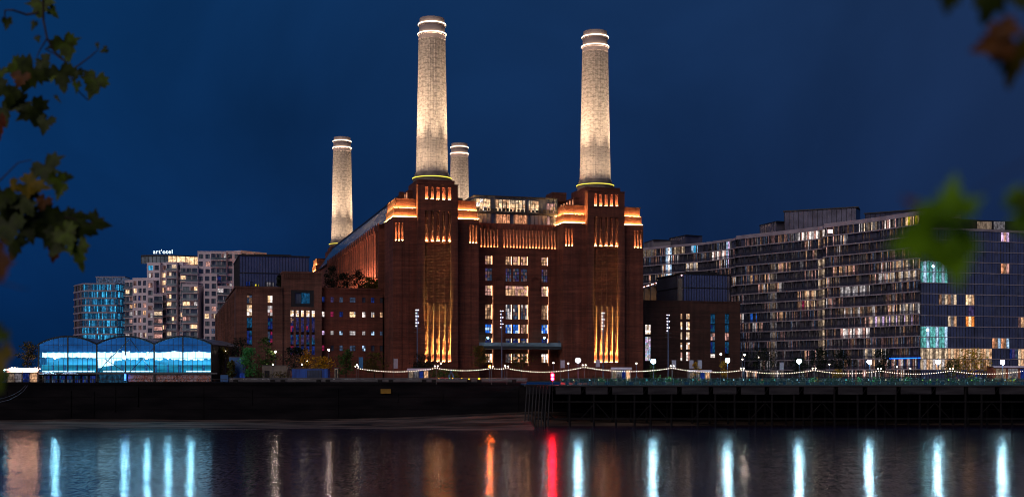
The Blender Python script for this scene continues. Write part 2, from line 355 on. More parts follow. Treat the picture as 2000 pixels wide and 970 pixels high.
def chim_mat():
    m = mat('chimney_paint')
    t = N('ShaderNodeTexCoord'); s = N('ShaderNodeSeparateXYZ'); LK(t.outputs['Object'], s.inputs[0])
    at = N('ShaderNodeMath', operation='ARCTAN2'); LK(s.outputs[1], at.inputs[0]); LK(s.outputs[0], at.inputs[1])
    sc = N('ShaderNodeMath', operation='MULTIPLY', ins={1: 4.2}); LK(at.outputs[0], sc.inputs[0])
    cb = N('ShaderNodeCombineXYZ'); LK(sc.outputs[0], cb.inputs[0]); LK(s.outputs[2], cb.inputs[1])
    br = N('ShaderNodeTexBrick', offset=0.0, ins={1: (0.64,0.54,0.45,1), 2: (0.58,0.49,0.41,1), 3: (0.36,0.30,0.25,1), 4: 1.0, 5: 0.05, 6: 0.3, 8: 2.1, 9: 1.25})
    LK(cb.outputs[0], br.inputs[0])
    mp = N('ShaderNodeMapping'); mp.inputs[3].default_value = (0.9, 1.5, 1); LK(cb.outputs[0], mp.inputs[0])
    n = N('ShaderNodeTexNoise', ins={2: 1.1, 3: 6.0, 4: 0.65}); LK(mp.outputs[0], n.inputs[0])
    hz = N('ShaderNodeMapRange', ins={1: 5.0, 2: 42.0, 3: 0.46, 4: 0.58}); LK(s.outputs[2], hz.inputs[0])
    df = N('ShaderNodeMath', operation='SUBTRACT'); LK(n.outputs[0], df.inputs[0]); LK(hz.outputs[0], df.inputs[1])
    r = N('ShaderNodeMapRange', ins={1: -0.14, 2: 0.05, 3: 0.5, 4: 1.0}); LK(df.outputs[0], r.inputs[0])
    x = N('ShaderNodeMix', data_type='RGBA', blend_type='MULTIPLY', ins={0: 1.0}); LK(br.outputs[0], x.inputs[6]); LK(r.outputs[0], x.inputs[7])
    b = N('ShaderNodeBsdfPrincipled', ins={'Roughness': 0.8}); LK(x.outputs[2], b.inputs['Base Color'])
    n2 = N('ShaderNodeTexNoise', ins={2: 1.6, 3: 4.0}); LK(cb.outputs[0], n2.inputs[0])
    u = N('ShaderNodeBump', ins={0: 0.7, 1: 0.12}); LK(n2.outputs[0], u.inputs['Height']); LK(u.outputs[0], b.inputs['Normal'])
    return out(b.outputs[0], m)
M['chim'] = chim_mat()
M['chimcap'] = plain('chimney_top_concrete', (0.50,0.40,0.37), (0.42,0.33,0.31), 0.4, rough=0.85)
ZB, ZT = 54.0, 96.5                          # chimney foot and tip over the station ground
def chimney(uc, vc, front):
    o = empty('chimney', (uc, vc, ZB), 0, ps); h = ZT-ZB
    prof = [(4.32-0.72*(k/24)**0.9, 0.9+(h-6.6)*k/24) for k in range(25)]
    b = MB(); b.lathe(0, 0, prof, 144, 0, 0.10, 36)
    b.build('shaft', M['chim'], o, smooth=False)
    b = MB(); zt = h-5.7
    b.lathe(0, 0, [(3.4, zt-.05), (3.60, zt), (3.60, zt+1.1), (3.78, zt+1.15), (3.78, zt+1.4), (3.42, zt+1.5), (3.42, zt+3.7), (3.66, zt+3.75), (3.66, zt+4.0), (3.30, zt+4.1), (3.30, zt+5.7), (2.9, zt+5.7), (2.9, zt+4)], 72, 0)
    b.build('chimney_top', M['chimcap'], o, smooth=False)
    for z, r in ((zt+1.42, 3.80), (zt+4.02, 3.68)):
        b = MB(); b.lathe(0, 0, [(r-0.12, z+0.02), (r+0.07, z+0.02), (r+0.07, z+0.26), (r-0.12, z+0.26)], 72, 0); b.build('light_ring', EM['ring'], o)
    b = MB()
    b.lathe(0, 0, [(5.0,-1.6),(5.0,-0.3),(5.15,-0.28),(5.15,0.1),(4.75,0.15),(4.75,0.75),(4.55,0.8),(4.55,1.3),(4.1,1.35)], 72, 0)
    b.build('collar', M['stone'], o)
    b = MB()
    for i in range(56):
        a = 2*math.pi*i/56; b.box(5.12*math.cos(a)-.13, 5.12*math.sin(a)-.13, -0.62, 5.12*math.cos(a)+.13, 5.12*math.sin(a)+.13, -0.35)
    b.build('bracket', M['stone'], o)
    b = MB(); b.lathe(0, 0, [(5.17,-0.27),(5.26,-0.27),(5.26,-0.10),(5.17,-0.10)], 64, 0); b.build('gold_light_ring', EM['gold'], o)
    WARM = (1.0,0.75,0.53)
    for a, e in ((215, 1.2), (325, 1.2), (270, .7), (180, .8), (0, .8)):
        x, y = math.cos(R(a)), math.sin(R(a))
        spot('floodlight', o, (x*8.7, y*8.7, -1.0), (x*2.7, y*2.7, 45), 98000*e, 34, WARM, 1.0, 0.3)
        spot('floodlight', o, (x*7.6, y*7.6, -1.2), (x*3.4, y*3.4, 11), 1000*e, 60, (1.0,0.76,0.52), 1.0, 0.2)
    for a in (200, 340):
        x, y = math.cos(R(a)), math.sin(R(a)); spot('floodlight', o, (x*12.4, y*12.4, -5.5), (x*3.2, y*3.2, 18), 14000, 66, WARM, 1.0, 0.3)
    for x in (-3.3, 3.3): spot('floodlight', o, (x, -8.3, -2.4), (x*.6, -3.6, 12), 3000, 70, WARM, 1.0, 0.3)
    spot('floodlight', o, (-5.6*math.cos(R(62)), -5.6*math.sin(R(62)), -0.2), (-4.0*math.cos(R(62)), -4.0*math.sin(R(62)), 8), 1500, 16, (1.0,0.72,0.42), 1.0, 0.1)
    return o

def tower(uc, flip=False):
    """stepped corner tower; flip mirrors it for the far end"""
    V0 = -4.8
    tv = (lambda v: 165-(v-V0)) if flip else (lambda v: v)
    t = empty('wash_tower', (0, 0, 0), 0, ps); br = M['brick']
    b = MB()
    def B(u0, v0, z0, u1, v1, z1, mi=0): b.box(uc+u0, tv(v0), z0, uc+u1, tv(v1), z1, mi)
    for sgn in (-1, 1):                         # shoulders, each with a row of slots near its top
        o0, o1 = (-11.5, -5.3) if sgn < 0 else (5.3, 11.5)
        B(o0, -10.7, 0, o1, 1.9, 42.6)
        hs = [(-11.0+0.85*k, -10.55+0.85*k, 36.4, 41.0) for k in range(3)]
        if sgn > 0: hs = [(-h[1], -h[0], h[2], h[3]) for h in hs]
        if not flip: holes(b, uc+o0, uc+o1, 0, 42.6, [(uc+h[0], uc+h[1], h[2], h[3]) for h in hs], -11.5, -10.703)
        if not flip:
            for xx in (7.3, 9.2):                # vertical recess lines
                b.box(uc+sgn*xx-0.12, -11.62, 2.5, uc+sgn*xx+0.12, -11.503, 36.0)
        B(o0+(0.0 if sgn > 0 else .0), -11.5, 0.003, o1, -11.56, 2.5)
    B(-5.3, -12.6, 0, 5.3, 3, 51.0)
    B(-6.6, -6, 42.7, 6.6, 9, 50.4)
    B(-5.0, -11, 51.003, 5.0, 1.4, 52.6)
    if not flip:
        for s in (-1, 1): B(s*3.45, -13.5, 0, s*5.3, -12.603, 51.0)
        for z0, z1 in ((0, 4.9), (36.0, 36.35), (44.1, 47.2), (50.3, 51.0)): B(-3.447, -13.5, z0, 3.447, -12.603, z1)
        for k in range(4):
            u = -3.45+0.82+1.52*k
            for z0, z1 in ((4.9, 20.0), (36.35, 44.1), (47.2, 50.3)): B(u, -13.45, z0, u+0.70, -12.606, z1)
            B(u, -12.75, 20.0, u+0.70, -12.606, 36.0)
        for k in range(5): B(-3.45+0.33+1.52*k, -13.3, 36.35, -3.45+0.49+1.52*k, -12.606, 44.0)
        rr = random.Random(3)
        for k in range(2600):                   # projecting header bricks of the patterned panel
            z = 7+29*rr.random()**.8; u = -3.4+6.6*rr.random(); z = round(z/0.40)*0.40
            w = .18+.35*rr.random(); on = any(0 <= u-(-3.45+1.52*q) <= .6 for q in range(5))
            if z < 20 and not on: B(u, -13.45-.04-.08*rr.random(), z, min(u+w, 3.4), -13.4, z+0.12) if rr.random() < .25 and any(.82 <= u-(-3.45+1.52*q) <= 1.3 for q in range(4)) else None; continue
            B(u, -12.74-0.16*rr.random(), z, min(u+w, 3.43), -12.58, z+0.14)
    b.build('brickwork', br, t)
    b = MB()
    for sgn in (-1, 1):
        o0, o1 = (-11.15, -5.31) if sgn < 0 else (5.31, 11.15)
        b.box(uc+o0, tv(-11.15), 42.603, uc+o1, tv(1.6), 44.75); b.box(uc+(o0 if sgn < 0 else 5.31), tv(-10.8), 44.95, uc+(5.31*sgn if sgn < 0 else 10.8), tv(1.2), 47.3) if sgn > 0 else b.box(uc-10.8, tv(-10.8), 44.95, uc-5.31, tv(1.2), 47.3)
    b.build('stepped_parapet', br, t)
    b = MB()
    for sgn in (-1, 1):
        o0, o1 = (-11.3, -5.32) if sgn < 0 else (5.32, 11.3)
        b.box(uc+o0, tv(-11.3), 44.753, uc+o1, tv(1.75), 44.93); p0, p1 = (-10.95, -5.32) if sgn < 0 else (5.32, 10.95)
        b.box(uc+p0, tv(-10.95), 47.303, uc+p1, tv(1.35), 47.5)
    for z in (51.003,):
        b.box(uc-5.45, tv(-13.65), z, uc+5.45, tv(-11.01), z+0.2)
    b.build('coping', M['brick_dark'], t)
    for sgn in (-1, 1):                          # lamp strips along the ledges
        for (z, h, vf) in ((42.61, 11.48, -11.48), (44.94, 11.13, -11.13)):
            b = MB(); w0 = h-0.32
            q = [(sgn*5.4, vf), (sgn*h, vf), (sgn*h, vf+.32), (sgn*5.4, vf+.32)]; b.add([(uc+x, tv(y), z+.02) for x, y in q], [(0,1,2,3)])
            q = [(sgn*w0, vf+.33), (sgn*h, vf+.33), (sgn*h, 1.5), (sgn*w0, 1.5)]; b.add([(uc+x, tv(y), z+.02) for x, y in q], [(0,1,2,3)])
            b.build('glow_strip', EM['strip'], t)
    if not flip:
        for k in range(5):
            u = uc-3.45+0.41+1.52*k
            for z in (47.203, 36.353):
                b = MB(); b.quad((u-.36,-13.4,z+.02), (u+.36,-13.4,z+.02), (u+.36,-12.7,z+.02), (u-.36,-12.7,z+.02)); b.build('slot_light', EM['slot'], t)
            b = MB(); b.quad((u-.36,-13.4,4.95), (u+.36,-13.4,4.95), (u+.36,-12.7,4.95), (u-.36,-12.7,4.95)); b.build('slot_light', EM['slot'], t)
            YEL = (1.0,0.72,0.20)
            spot('slot_spotlight', t, (u, -13.25, 5.2), (u, -12.62, 11), 60000, 34, YEL, 1.0, 0.1)
            spot('slot_spotlight', t, (u, -13.40, 5.2), (u, -12.62, 17), 240000, 15, YEL, 1.0, 0.1)
            spot('slot_spotlight', t, (u, -14.8, 5.2), (u, -12.62, 27), 110000 if uc < 0 else 60000, 9, YEL, 1.0, 0.1)
            spot('slot_spotlight', t, (u, -13.3, 36.45), (u, -12.62, 42.5), 26000, 24, (1.0,0.56,0.22), 1.0, 0.1)
            spot('slot_spotlight', t, (u, -13.3, 47.25), (u, -12.62, 50), 1300, 60, (1.0,0.50,0.24), 1.0, 0.1)
        for sgn in (-1, 1):
            for k in range(3):
                u = uc-sgn*(-11.0+0.85*k+.225)
                b = MB(); b.quad((u-.2,-11.45,36.42), (u+.2,-11.45,36.42), (u+.2,-10.72,36.42), (u-.2,-10.72,36.42)); b.build('slot_light', EM['slot'], t)
                spot('slot_spotlight', t, (u, -11.4, 36.5), (u, -10.72, 40), 5000, 36, (1.0,0.56,0.22), 1.0, 0.1)
        for k in range(5):                       # slots in the left flank of the upper stage
            v = -5.2+k*2.6
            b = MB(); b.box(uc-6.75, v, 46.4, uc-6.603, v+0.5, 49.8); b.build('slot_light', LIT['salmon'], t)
    return t
chL, chR = -24.4, 21.8
for uc, fl in ((-24.6, False), (21.9, False), (-25.4, True), (22.8, True)): tower(uc, fl)
for u, v, f in ((chL, -4.8, True), (chR, -4.8, True), (-25.4, 165, False), (22.8, 165, False)): chimney(u, v, f)

# centre wall with its windows
cols = [(-9.7,-7.8), (-4.0,-2.3), (-1.85,-0.15), (0.35,2.2), (6.2,8.0)]
rows = [(31.4,33.7), (26.9,30.4), (23.0,25.7), (16.6,20.6), (12.8,15.2), (9.6,11.4), (4.8,7.2)]
wh = []; wins = []
for ri, (z0, z1) in enumerate(rows):
    if ri == 2:
        for c in (cols[0], (-4.0, 2.2), cols[4]): wins.append((*c, z0, z1, ri))
    else:
        for c in cols: wins.append((*c, z0, z1, ri))
wh = [w[:4] for w in wins]
b = MB()
for a0, a1 in ((-13.2,-10.2), (-7.3,-4.5), (2.7,5.7), (8.5,10.4)): b.box(a0, -5.5, 0, a1, -5.003, 27.0 if a0 not in (-13.2, 8.5) else 36)
holes(b, -13.2, 10.4, 0, 36.0, wh, -5.0, -4.4)
b.box(-13.2, -4.2, 36.0, 10.4, -3.0, 42.5)
b.build('centre_wall', M['brick'], ps); b = MB()
n = 27
for k in range(n):
    u = -13.2+k*(23.6/(n-1)) - 0.2
    if k in (8,): b.box(u, -5.0, 36.0, u+1.2, -4.203, 42.5); continue
    b.box(u, -5.35, 36.0, u+0.46, -4.203, 42.0)
b.build('flute_pier', M['brick_dark'], ps); b = MB()  # darker brick puts the unlit look of the pier faces into colour
b.box(-13.2, -5.05, 40.9, 10.4, -4.21, 42.52); b.box(-13.2, -5.12, 35.6, 10.4, -5.003, 36.05)
for cx in (-5.9, 4.2):                          # round blind arches
    for k in range(9):
        a = math.pi*k/8; b.box(cx+1.15*math.cos(a)-.2, -5.75, 27.2+1.15*math.sin(a)-.2, cx+1.15*math.cos(a)+.2, -5.503, 27.2+1.15*math.sin(a)+.2)
    b.box(cx-1.35, -5.7, 24.5, cx-.95, -5.503, 27.2); b.box(cx+.95, -5.7, 24.5, cx+1.35, -5.503, 27.2)
b.build('centre_wall', M['brick'], ps)
for k in range(n-1):
    if k in (8,): continue
    u = -13.2+k*(23.6/(n-1))+0.42-0.2
    b = MB(); b.quad((u+.02,-4.9,36.05), (u+.46,-4.9,36.05), (u+.46,-4.25,36.05), (u+.02,-4.25,36.05)); b.build('slot_light', EM['slot'], ps); spot('slot_spotlight', ps, (u+.24,-4.88,36.1), (u+.24,-4.2,40.6), 7000, 24, (1.0,0.56,0.30), 1.0, 0.1)
mm = {0: ['warm','warm_lo','pink'], 1: ['violet','cool_lo','pink_lo'], 2: ['warm','pink','warm'], 3: ['cool_lo','white_lo','pink_lo','white'], 4: ['blue','blue','cool'], 5: ['blue_lo','cool_lo','white_lo'], 6: ['warm','pink_lo','white_lo']}
for (u0, u1, z0, z1, ri) in wins:
    k = list(mm[ri])
    if u0 == cols[0][0] or u0 == cols[4][0]:
        k = {0: ['warm','pink'], 2: ['warm_hi','pink'], 3: ['warm','warm_lo'], 4: ['blue','cool'], 5: ['blue_lo','white_lo'], 6: ['white_hi','warm']}.get(ri, k)
    if ri == 4 and u0 == cols[3][0]: k = ['pink','warm_lo']
    window(ps, u0, u1, z0, z1, -4.6, [LIT[q] for q in k], 7 if u1-u0 > 4 else 3, 4 if z1-z0 > 3 else 3, 0.09)
for (u0, u1, z0, z1, ri) in wins:               # glowing bars stand in for lamp light grazing the right jambs
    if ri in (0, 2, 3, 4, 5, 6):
        b = MB(); b.box(u1-0.10, -4.98, z0+.02, u1-0.02, -4.72, z1-.02); b.build('reveal_glow', EM['jamb_glow'], ps)
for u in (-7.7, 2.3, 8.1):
    b = MB(); b.box(u, -5.12, 4, u+0.12, -5.003, 25.6); b.build('glow_strip', LIT['salmon'], ps)  # glow stands in for lamp light grazing the channel edges
# main hall, roofs and the long west flank
b = MB(); b.box(-12.9, -2.9, 0, 10.2, 165, 42.0); b.box(-35.0, 2.5, 0, -13.0, 150, 42.0); b.box(10.3, 2.5, 0, 33.0, 150, 42.0)
b.build('hall_wall', M['brick_dark'], ps)
b = MB(); b.box(-30.8, 3.5, 42.003, -14, 157, 50.3); b.box(12, 10, 42.003, 31, 157, 50.0); b.build('hall_roof', M['roof'], ps)
b = MB()
seg = 24
for k in range(seg):
    v0, v1 = 2+150*k/seg, 2+150*(k+1)/seg-0.12
    b.add([(-36.2,v0,42.6),(-36.2,v1,42.6),(-31.0,v1,50.6),(-31.0,v0,50.6),(-36.0,v0,42.4),(-36.0,v1,42.4),(-30.8,v1,50.35),(-30.8,v0,50.35)],
          [(0,3,2,1),(4,5,6,7),(0,1,5,4),(3,7,6,2),(0,4,7,3),(1,2,6,5)])
b.build('sloping_glass_roof', M['roofglass'], ps)
b = MB(); b.box(-31.25, 2, 50.4, -30.9, 152, 50.95); b.box(-36.5, 2, 42.1, -36.2, 152, 42.5); b.build('roof_edge', M['dark'], ps)
b = MB(); b.box(-35.98, 1.95, 0, -35.003, 150, 42.4)
nb = 26
for k in range(nb+1):
    v = 2.2+k*4.2
    b.box(-37.6, v, 24.0, -35.983, v+1.0, 42.09); b.box(-36.9, v+2.5, 24.0, -35.983, v+2.85, 41.2); b.box(-37.9, v, 40.2, -37.603, v+1.0, 42.4)
b.box(-37.6, 2.2, 40.9, -35.98, 110, 42.05); b.box(-37.75, 2.2, 22.5, -35.98, 110, 24.9)
b.build('flank_wall', M['brick'], ps)
for k in range(20):
    for q, w_ in ((1.0, 1.5), (2.9, 1.3)):
        v = 2.2+k*4.2+q
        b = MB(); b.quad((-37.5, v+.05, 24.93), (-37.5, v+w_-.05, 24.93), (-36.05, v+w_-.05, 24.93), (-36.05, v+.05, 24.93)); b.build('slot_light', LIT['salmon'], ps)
        spot('flank_floodlight', ps, (-37.3, v+w_/2, 25.1), (-36.0, v+w_/2, 37), 60000*max(.15,1-k*.05), 34, (1.0,0.52,0.30), 1.0, 0.2)
# glass penthouse between the towers
g = empty('glass_penthouse', (0,0,0), 0, ps)
b = MB(); b.box(-12.6, -3.6, 42.53, 11.2, 20, 49.9, 0); b.box(-12.8, -4.3, 49.903, 11.3, 20, 50.15, 1); b.box(-12.8, -4.35, 45.35, 11.3, -3.603, 45.85, 1)
b.box(-12.5, -4.25, 42.5, 11.2, -3.603, 42.62, 1)
k = 0; u = -12.5
while u < 11.2: b.box(u, -4.25, 42.6, u+0.09, -4.1, 49.9, 1); u += 1.12
b.build('penthouse_frame', [M['glass'], M['dark']], g)
def uu(px, v=-4): return PS.onv(px, 400, v)[0]
for (a, c, z0, z1, ks) in ((930,958,46.0,49.2,['warm_hi','white_hi','warm_hi']), (968,1026,46.0,49.2,['warm_hi','cream','warm_hi','warm']), (1033,1053,46.0,49.2,['warm_hi','cream','warm']), (1068,1084,46.0,48.6,['warm','pink']),
                          (969,996,42.7,45.2,['salmon']), (1004,1030,42.7,45.2,['salmon']), (1069,1080,42.7,45.0,['warm_lo','pink'])):
    window(g, uu(a), uu(c), z0, z1, -3.95, [LIT[q] for q in ks], max(2, int((uu(c)-uu(a))/0.9)), 3 if z0 > 45 else 1, 0.06)
for a, c in ((931,960), (1037,1068)):
    b = MB(); b.box(uu(a), -3.98, 42.7, uu(c), -3.61, 45.2); b.build('pale_panel', M['panel'], g)
rr = random.Random(2)
b = MB()
for k in range(22):                              # desks behind the glass
    u = -12+k*1.05; h = .5+rr.random()*.7; b = MB(); b.box(u, -4.04, 46.0, u+.5+rr.random()*.4, -4.0, 46.0+h*.8); b.build('desk', M['dark'], g)
for px in (945, 985, 1011, 1041): u = uu(px); b = MB(); b.box(u-.6, -4.05, 46, u-.5, -4.0, 48.4); b.box(u+.5, -4.05, 46, u+.6, -4.0, 48.4); b.box(u-.6, -4.06, 48.4, u+.6, -4.0, 48.55); b.build('door_frame', M['dark'], g)
# balcony over the entrance
b = MB(); b.box(-13.0, -11.0, 8.35, 9.9, -5.503, 9.15); b.build('balcony', M['dark'], ps)
b = MB(); b.box(-13.0, -11.02, 9.16, 9.9, -10.96, 10.1); b.build('balcony_glass', M['glass_teal'], ps)
# roof clutter at the ridge
b = MB(); b.box(10.8, 0, 50.0, 15, 6, 52.4); b.box(-33, -4, 47.5, -31.8, -2.4, 50.2); b.build('plant_room', M['brick_dark'], ps)

# ================================================================== BRICK ANNEXES
def ou(px, v, y=600): return PS.onv(px, y, v)[0]
def oz(px, py, v): return PS.onv(px, py, v)[1]
wa = tag(PS.empty('brick_annexe'), 'lower brown brick annexe left of the power station with a dark glass roof storey', 'office building')
V1 = 2.0
wpx = [(628.8,634),(645.6,652),(663,670),(683,694.6),(707.5,714),(725,731.6),(742,747.6)]
wpy = [(580,590.5),(608.5,619),(646,654),(674,685)]
rowk = [['blue_lo','violet','cool_lo','cool_lo',None,'blue_lo',None],['white_hi','magenta','blue_lo','warm_hi','white_hi','warm_hi','warm'],
        ['lilac','white','cool','white','white','cool','cool_lo'],['magenta',None,'cool_lo','cool_lo','cool',None,None]]
hs = []; ww = []
for r_, (y0, y1) in enumerate(wpy):
    for c_, (x0, x1) in enumerate(wpx):
        zz = (oz(690, y1, V1), oz(690, y0, V1)); h = (ou(x0, V1), ou(x1, V1), *zz); hs.append(h); ww.append((h, rowk[r_][c_]))
b = MB(); holes(b, -53.1, -37.0, 0, 24.3, hs, V1, V1+.6); b.box(-53.1, V1+1.2, 0, -37.0, 95, 23.9)
b.box(-53.2, V1-.25, 24.303, -37.0, V1+.9, 24.75)
for k in range(30): b.box(-53+k*.54, V1-.2, 23.2, -52.75+k*.54, V1-.003, 24.3)
b.build('wing_wall', M['brick_wing'], wa)
for (h, k) in ww:
    ms = [LIT[k]] if k else [M['glass']]
    if k in ('white_hi','warm_hi','warm','cool'): ms = [LIT[k], LIT[k], LIT['white' if k != 'cool' else 'cool_lo']]
    window(wa, h[0], h[1], h[2], h[3], V1+.35, ms, 4 if h[1]-h[0] > 1.3 else 2, 2, 0.07)
# centre block
VB = 0.5
fr = (ou(568.4,VB), ou(613,VB), oz(590,599,VB), oz(590,566,VB))
st = [(ou(a,VB), ou(c,VB), oz(590,692,VB), oz(590,605.5,VB)) for a, c in ((567.7,573.8),(577.9,584),(588.4,593.9),(598.6,604.8),(609,615))]
b = MB(); holes(b, -63.4, -53.13, 0, 28.2, [fr]+st, VB, VB+.8); b.box(-63.4, VB+1.4, 0, -53.13, 20, 28.2)
for k in range(19): b.box(-63.3+k*.55, VB-.2, 26.8, -63.03+k*.55, VB-.003, 28.2)
b.box(-63.5, VB-.25, 28.203, -53.0, 20, 28.7)
b.build('centre_block', M['brick_new'], wa)
b = MB(); holes(b, fr[0], fr[1], fr[2], fr[3], [(fr[0]+1.1, fr[1]-1.0, fr[2]+.85, fr[3]-.7)], VB+.1, VB+.7); b.build('window_surround', M['dark'], wa)
window(wa, fr[0]+1.1, fr[1]-1.0, fr[2]+.85, fr[3]-.7, VB+.5, [LIT['cyan_lo'], LIT['blue_lo'], M['glass']], 5, 1, .06)
for i, s_ in enumerate(st):
    H = s_[3]-s_[2]; zt = s_[3]
    segs = [(zt-1.7, zt, ['warm_hi','white_hi']), (zt-3.6, zt-1.9, ['warm','violet','pink'] if i == 0 else ['violet','blue_lo']), (zt-5.7, zt-3.6, ['magenta','violet','blue_lo'] if i in (0,3) else ['blue_lo','violet']), (zt-9.0, zt-6.4, ['cyan_lo','blue_lo','violet']), (s_[2], zt-9.4, ['magenta' if i == 0 else 'blue_lo','blue_lo'])]
    for z0, z1, ks in segs: window(wa, s_[0], s_[1], z0, z1, VB+.5, [LIT[q] for q in ks], 2, 4, .05, fw=.08)
# west block and its long receding flank
hs = []; specs = []
for (x0, x1, rowsd) in ((482,492.6, ((576,592,['warm_lo','cool_lo']),(595,616,['warm_hi','cream','white_hi']),(620,640,['cyan_lo']),(645,672,['cyan_lo','blue_lo']))),
                        (522.8,532.6, ((576,590,['white_hi','warm_hi']),(596,616,['pink','white','pink_lo']),(620,642,['cyan_lo','blue_lo']),(646,668,['cool_lo','blue_lo','magenta'])))):
    h = (ou(x0,0), ou(x1,0), oz(500,674,0), oz(500,574,0)); hs.append(h)
    for y0, y1, ks in rowsd: specs.append((h[0], h[1], oz(500,y1,0), oz(500,y0,0), ks))
b = MB(); holes(b, -75.5, -63.43, 0, 24.1, hs, 0, .8); b.box(-75.5, 1.4, 0, -63.43, 60, 23.9); b.box(-75.5, 0.803, 0, -74.4, 1.4, 23.9)
for k in range(22): b.box(-75.4+k*.55, -.16, 22.9, -75.13+k*.55, -.003, 24.1)
b.box(-75.7, -.25, 24.103, -63.43, 60, 24.5)
vsl = [8, 14, 20, 27, 34, 42, 51, 61, 72, 84, 97, 111, 126]
for v in vsl: b.box(-75.9, v, 3, -75.503, v+1.2, 23)
b.box(-75.5, 60.003, 0, -60, 149, 24.0)
b.build('west_block', M['brick_new'], wa)
for i, (a, c, z0, z1, ks) in enumerate(specs): window(wa, a, c, z0, z1, .5, [LIT[q] for q in ks], 2, 3, .05)
for v, z0, z1, k in ((22.5,12,20,'pink_lo'),(37,8,19,'pink_lo'),(9.8,11,22,'cool_lo'),(55,6,20,'pink_lo'),(16.5,10,17,'pink'),(30,14,21,'warm_lo')):
    window(wa, v, v+1.1, z0, z1, -75.62, [LIT[k], M['glass']], 1, 4, .06, axis='v')
# dark glass storey on top
g = empty('glass_roof_storey', (0,0,0), 0, wa)
b = MB(); b.box(-74.2, 6, 24.503, -55.9, 34, 33.0, 0); b.box(-74.4, 5.7, 33.003, -55.7, 34, 33.35, 1); b.box(-74.3, 5.85, 28.4, -55.8, 5.997, 28.65, 1); b.box(-74.3, 5.8, 24.503, -55.8, 5.997, 25.0, 1)
u = -74.2
while u < -55.9: b.box(u, 5.9, 25, u+.09, 5.998, 33, 1); u += .75
v = 7
while v < 34: b.box(-74.3, v, 25, -74.203, v+.1, 33, 1); v += 1.5
b.build('curtain_wall', [M['glass_navy'], M['dark']], g)
for a, c, k in ((480,494,'blue_lo'),(517,536,'white_lo'),(498,506,'yellow')):
    window(g, ou(a,5.9), ou(c,5.9), 25.05, 26.2 if k != 'yellow' else 25.6, 5.93, [LIT[k], LIT[k], M['glass']], 5, 1, .05)
b = MB(); b.box(-70, 12, 33.353, -60, 22, 34.2); b.build('plant_room', M['dark'], g)
# east annexe
ea = tag(PS.empty('brick_annexe'), 'plain dark brick annexe right of the power station with slit windows and round-cornered glass top', 'office building')
VE = 4.0
def e2(px, py): return PS.onv(px, py, VE)
hs = []; sp = []
def add_e(x0, x1, y0, y1, ks, nu=2, nz=3, hole=True):
    u0 = e2(x0, 650)[0]; u1 = e2(x1, 650)[0]; xm = (x0+x1)/2; h = (u0, u1, e2(xm, y1)[1], e2(xm, y0)[1])
    if hole: hs.append(h)
    sp.append((*h, ks, nu, nz))
add_e(1260.6,1271.7,633.5,652,['white_hi','cream'],3,5); add_e(1260.6,1271.7,657,704,['lilac','white','cool'],3,12)
for y0, y1, ks in ((612,622.6,['cream','warm']),(628,643.6,['warm_hi','white_hi']),(648,663,['cream','white_hi']),(668,682,['warm','white_hi']),(687,704,['white_hi','pink'])):
    add_e(1329.3,1333.6,y0,y1,ks,1,3); add_e(1340.4,1348.2,y0,y1,ks,2,3)
for x0, x1, parts in ((1387.9,1397.6,((613,632,['cyan_lo']),(634,648,['cyan_lo','blue_lo']),(650,664,['pink','white_lo']),(667,689,['blue_lo','cyan_lo']),(691,698,['white_hi']))),
                      (1416,1424.7,((613,632,['cyan_lo']),(634,648,['cyan_lo']),(650,664,['pink_lo','pink']),(667,690,['blue_lo','cyan_lo'])))):
    hs.append((e2(x0,650)[0], e2(x1,650)[0], e2(x0,699)[1], e2(x0,612)[1]))
    for y0, y1, ks in parts: add_e(x0, x1, y0, y1, ks, 2, 2, hole=False)
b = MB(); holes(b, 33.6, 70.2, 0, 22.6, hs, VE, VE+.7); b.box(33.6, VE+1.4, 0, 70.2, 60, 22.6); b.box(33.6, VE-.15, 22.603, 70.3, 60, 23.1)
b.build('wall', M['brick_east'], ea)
for (a, c, z0, z1, ks, nu_, nz_) in sp: window(ea, a, c, z0, z1, VE+.45, [LIT[q] for q in ks], nu_, nz_, .05, fw=.07)
g = empty('glass_roof_storey', (0,0,0), 0, ea)
def roundrect(u0, v0, u1, v1, r, n=6):
    p = []
    for cx, cy, a0 in ((u1-r,v0+r,-90),(u1-r,v1-r,0),(u0+r,v1-r,90),(u0+r,v0+r,180)):
        for k in range(n+1): a = R(a0+90*k/n); p.append((cx+r*math.cos(a), cy+r*math.sin(a)))
    return p
p0 = PS.onv(1327, 560, 10); p1 = PS.onv(1434, 560, 10)
b = MB(); rc = roundrect(p0[0], 10, p1[0], 30, 3.0); b.prism(rc, 23.103, 31.2, 0)
b.prism(roundrect(p0[0]-.2, 9.8, p1[0]+.2, 30.2, 3.1), 31.203, 31.6, 1); b.prism(roundrect(p0[0]-.1, 9.9, p1[0]+.1, 30.1, 3.05), 27.2, 27.5, 1)
for i in range(len(rc)):
    a_, c_ = Vector((*rc[i], 0)), Vector((*rc[(i+1)%len(rc)], 0)); L = (c_-a_).length; nn = max(1, int(L/.8))
    for k in range(nn):
        q = a_+(c_-a_)*k/nn; b.box(q.x-.07, q.y-.07, 23.2, q.x+.07, q.y+.07, 31.2, 1)
b.build('curtain_wall', [M['glass_navy'], M['dark']], g)
b = MB(); b.box(p0[0]+4, 14, 31.603, p0[0]+14, 22, 32.5); b.build('plant_room', M['dark'], g)
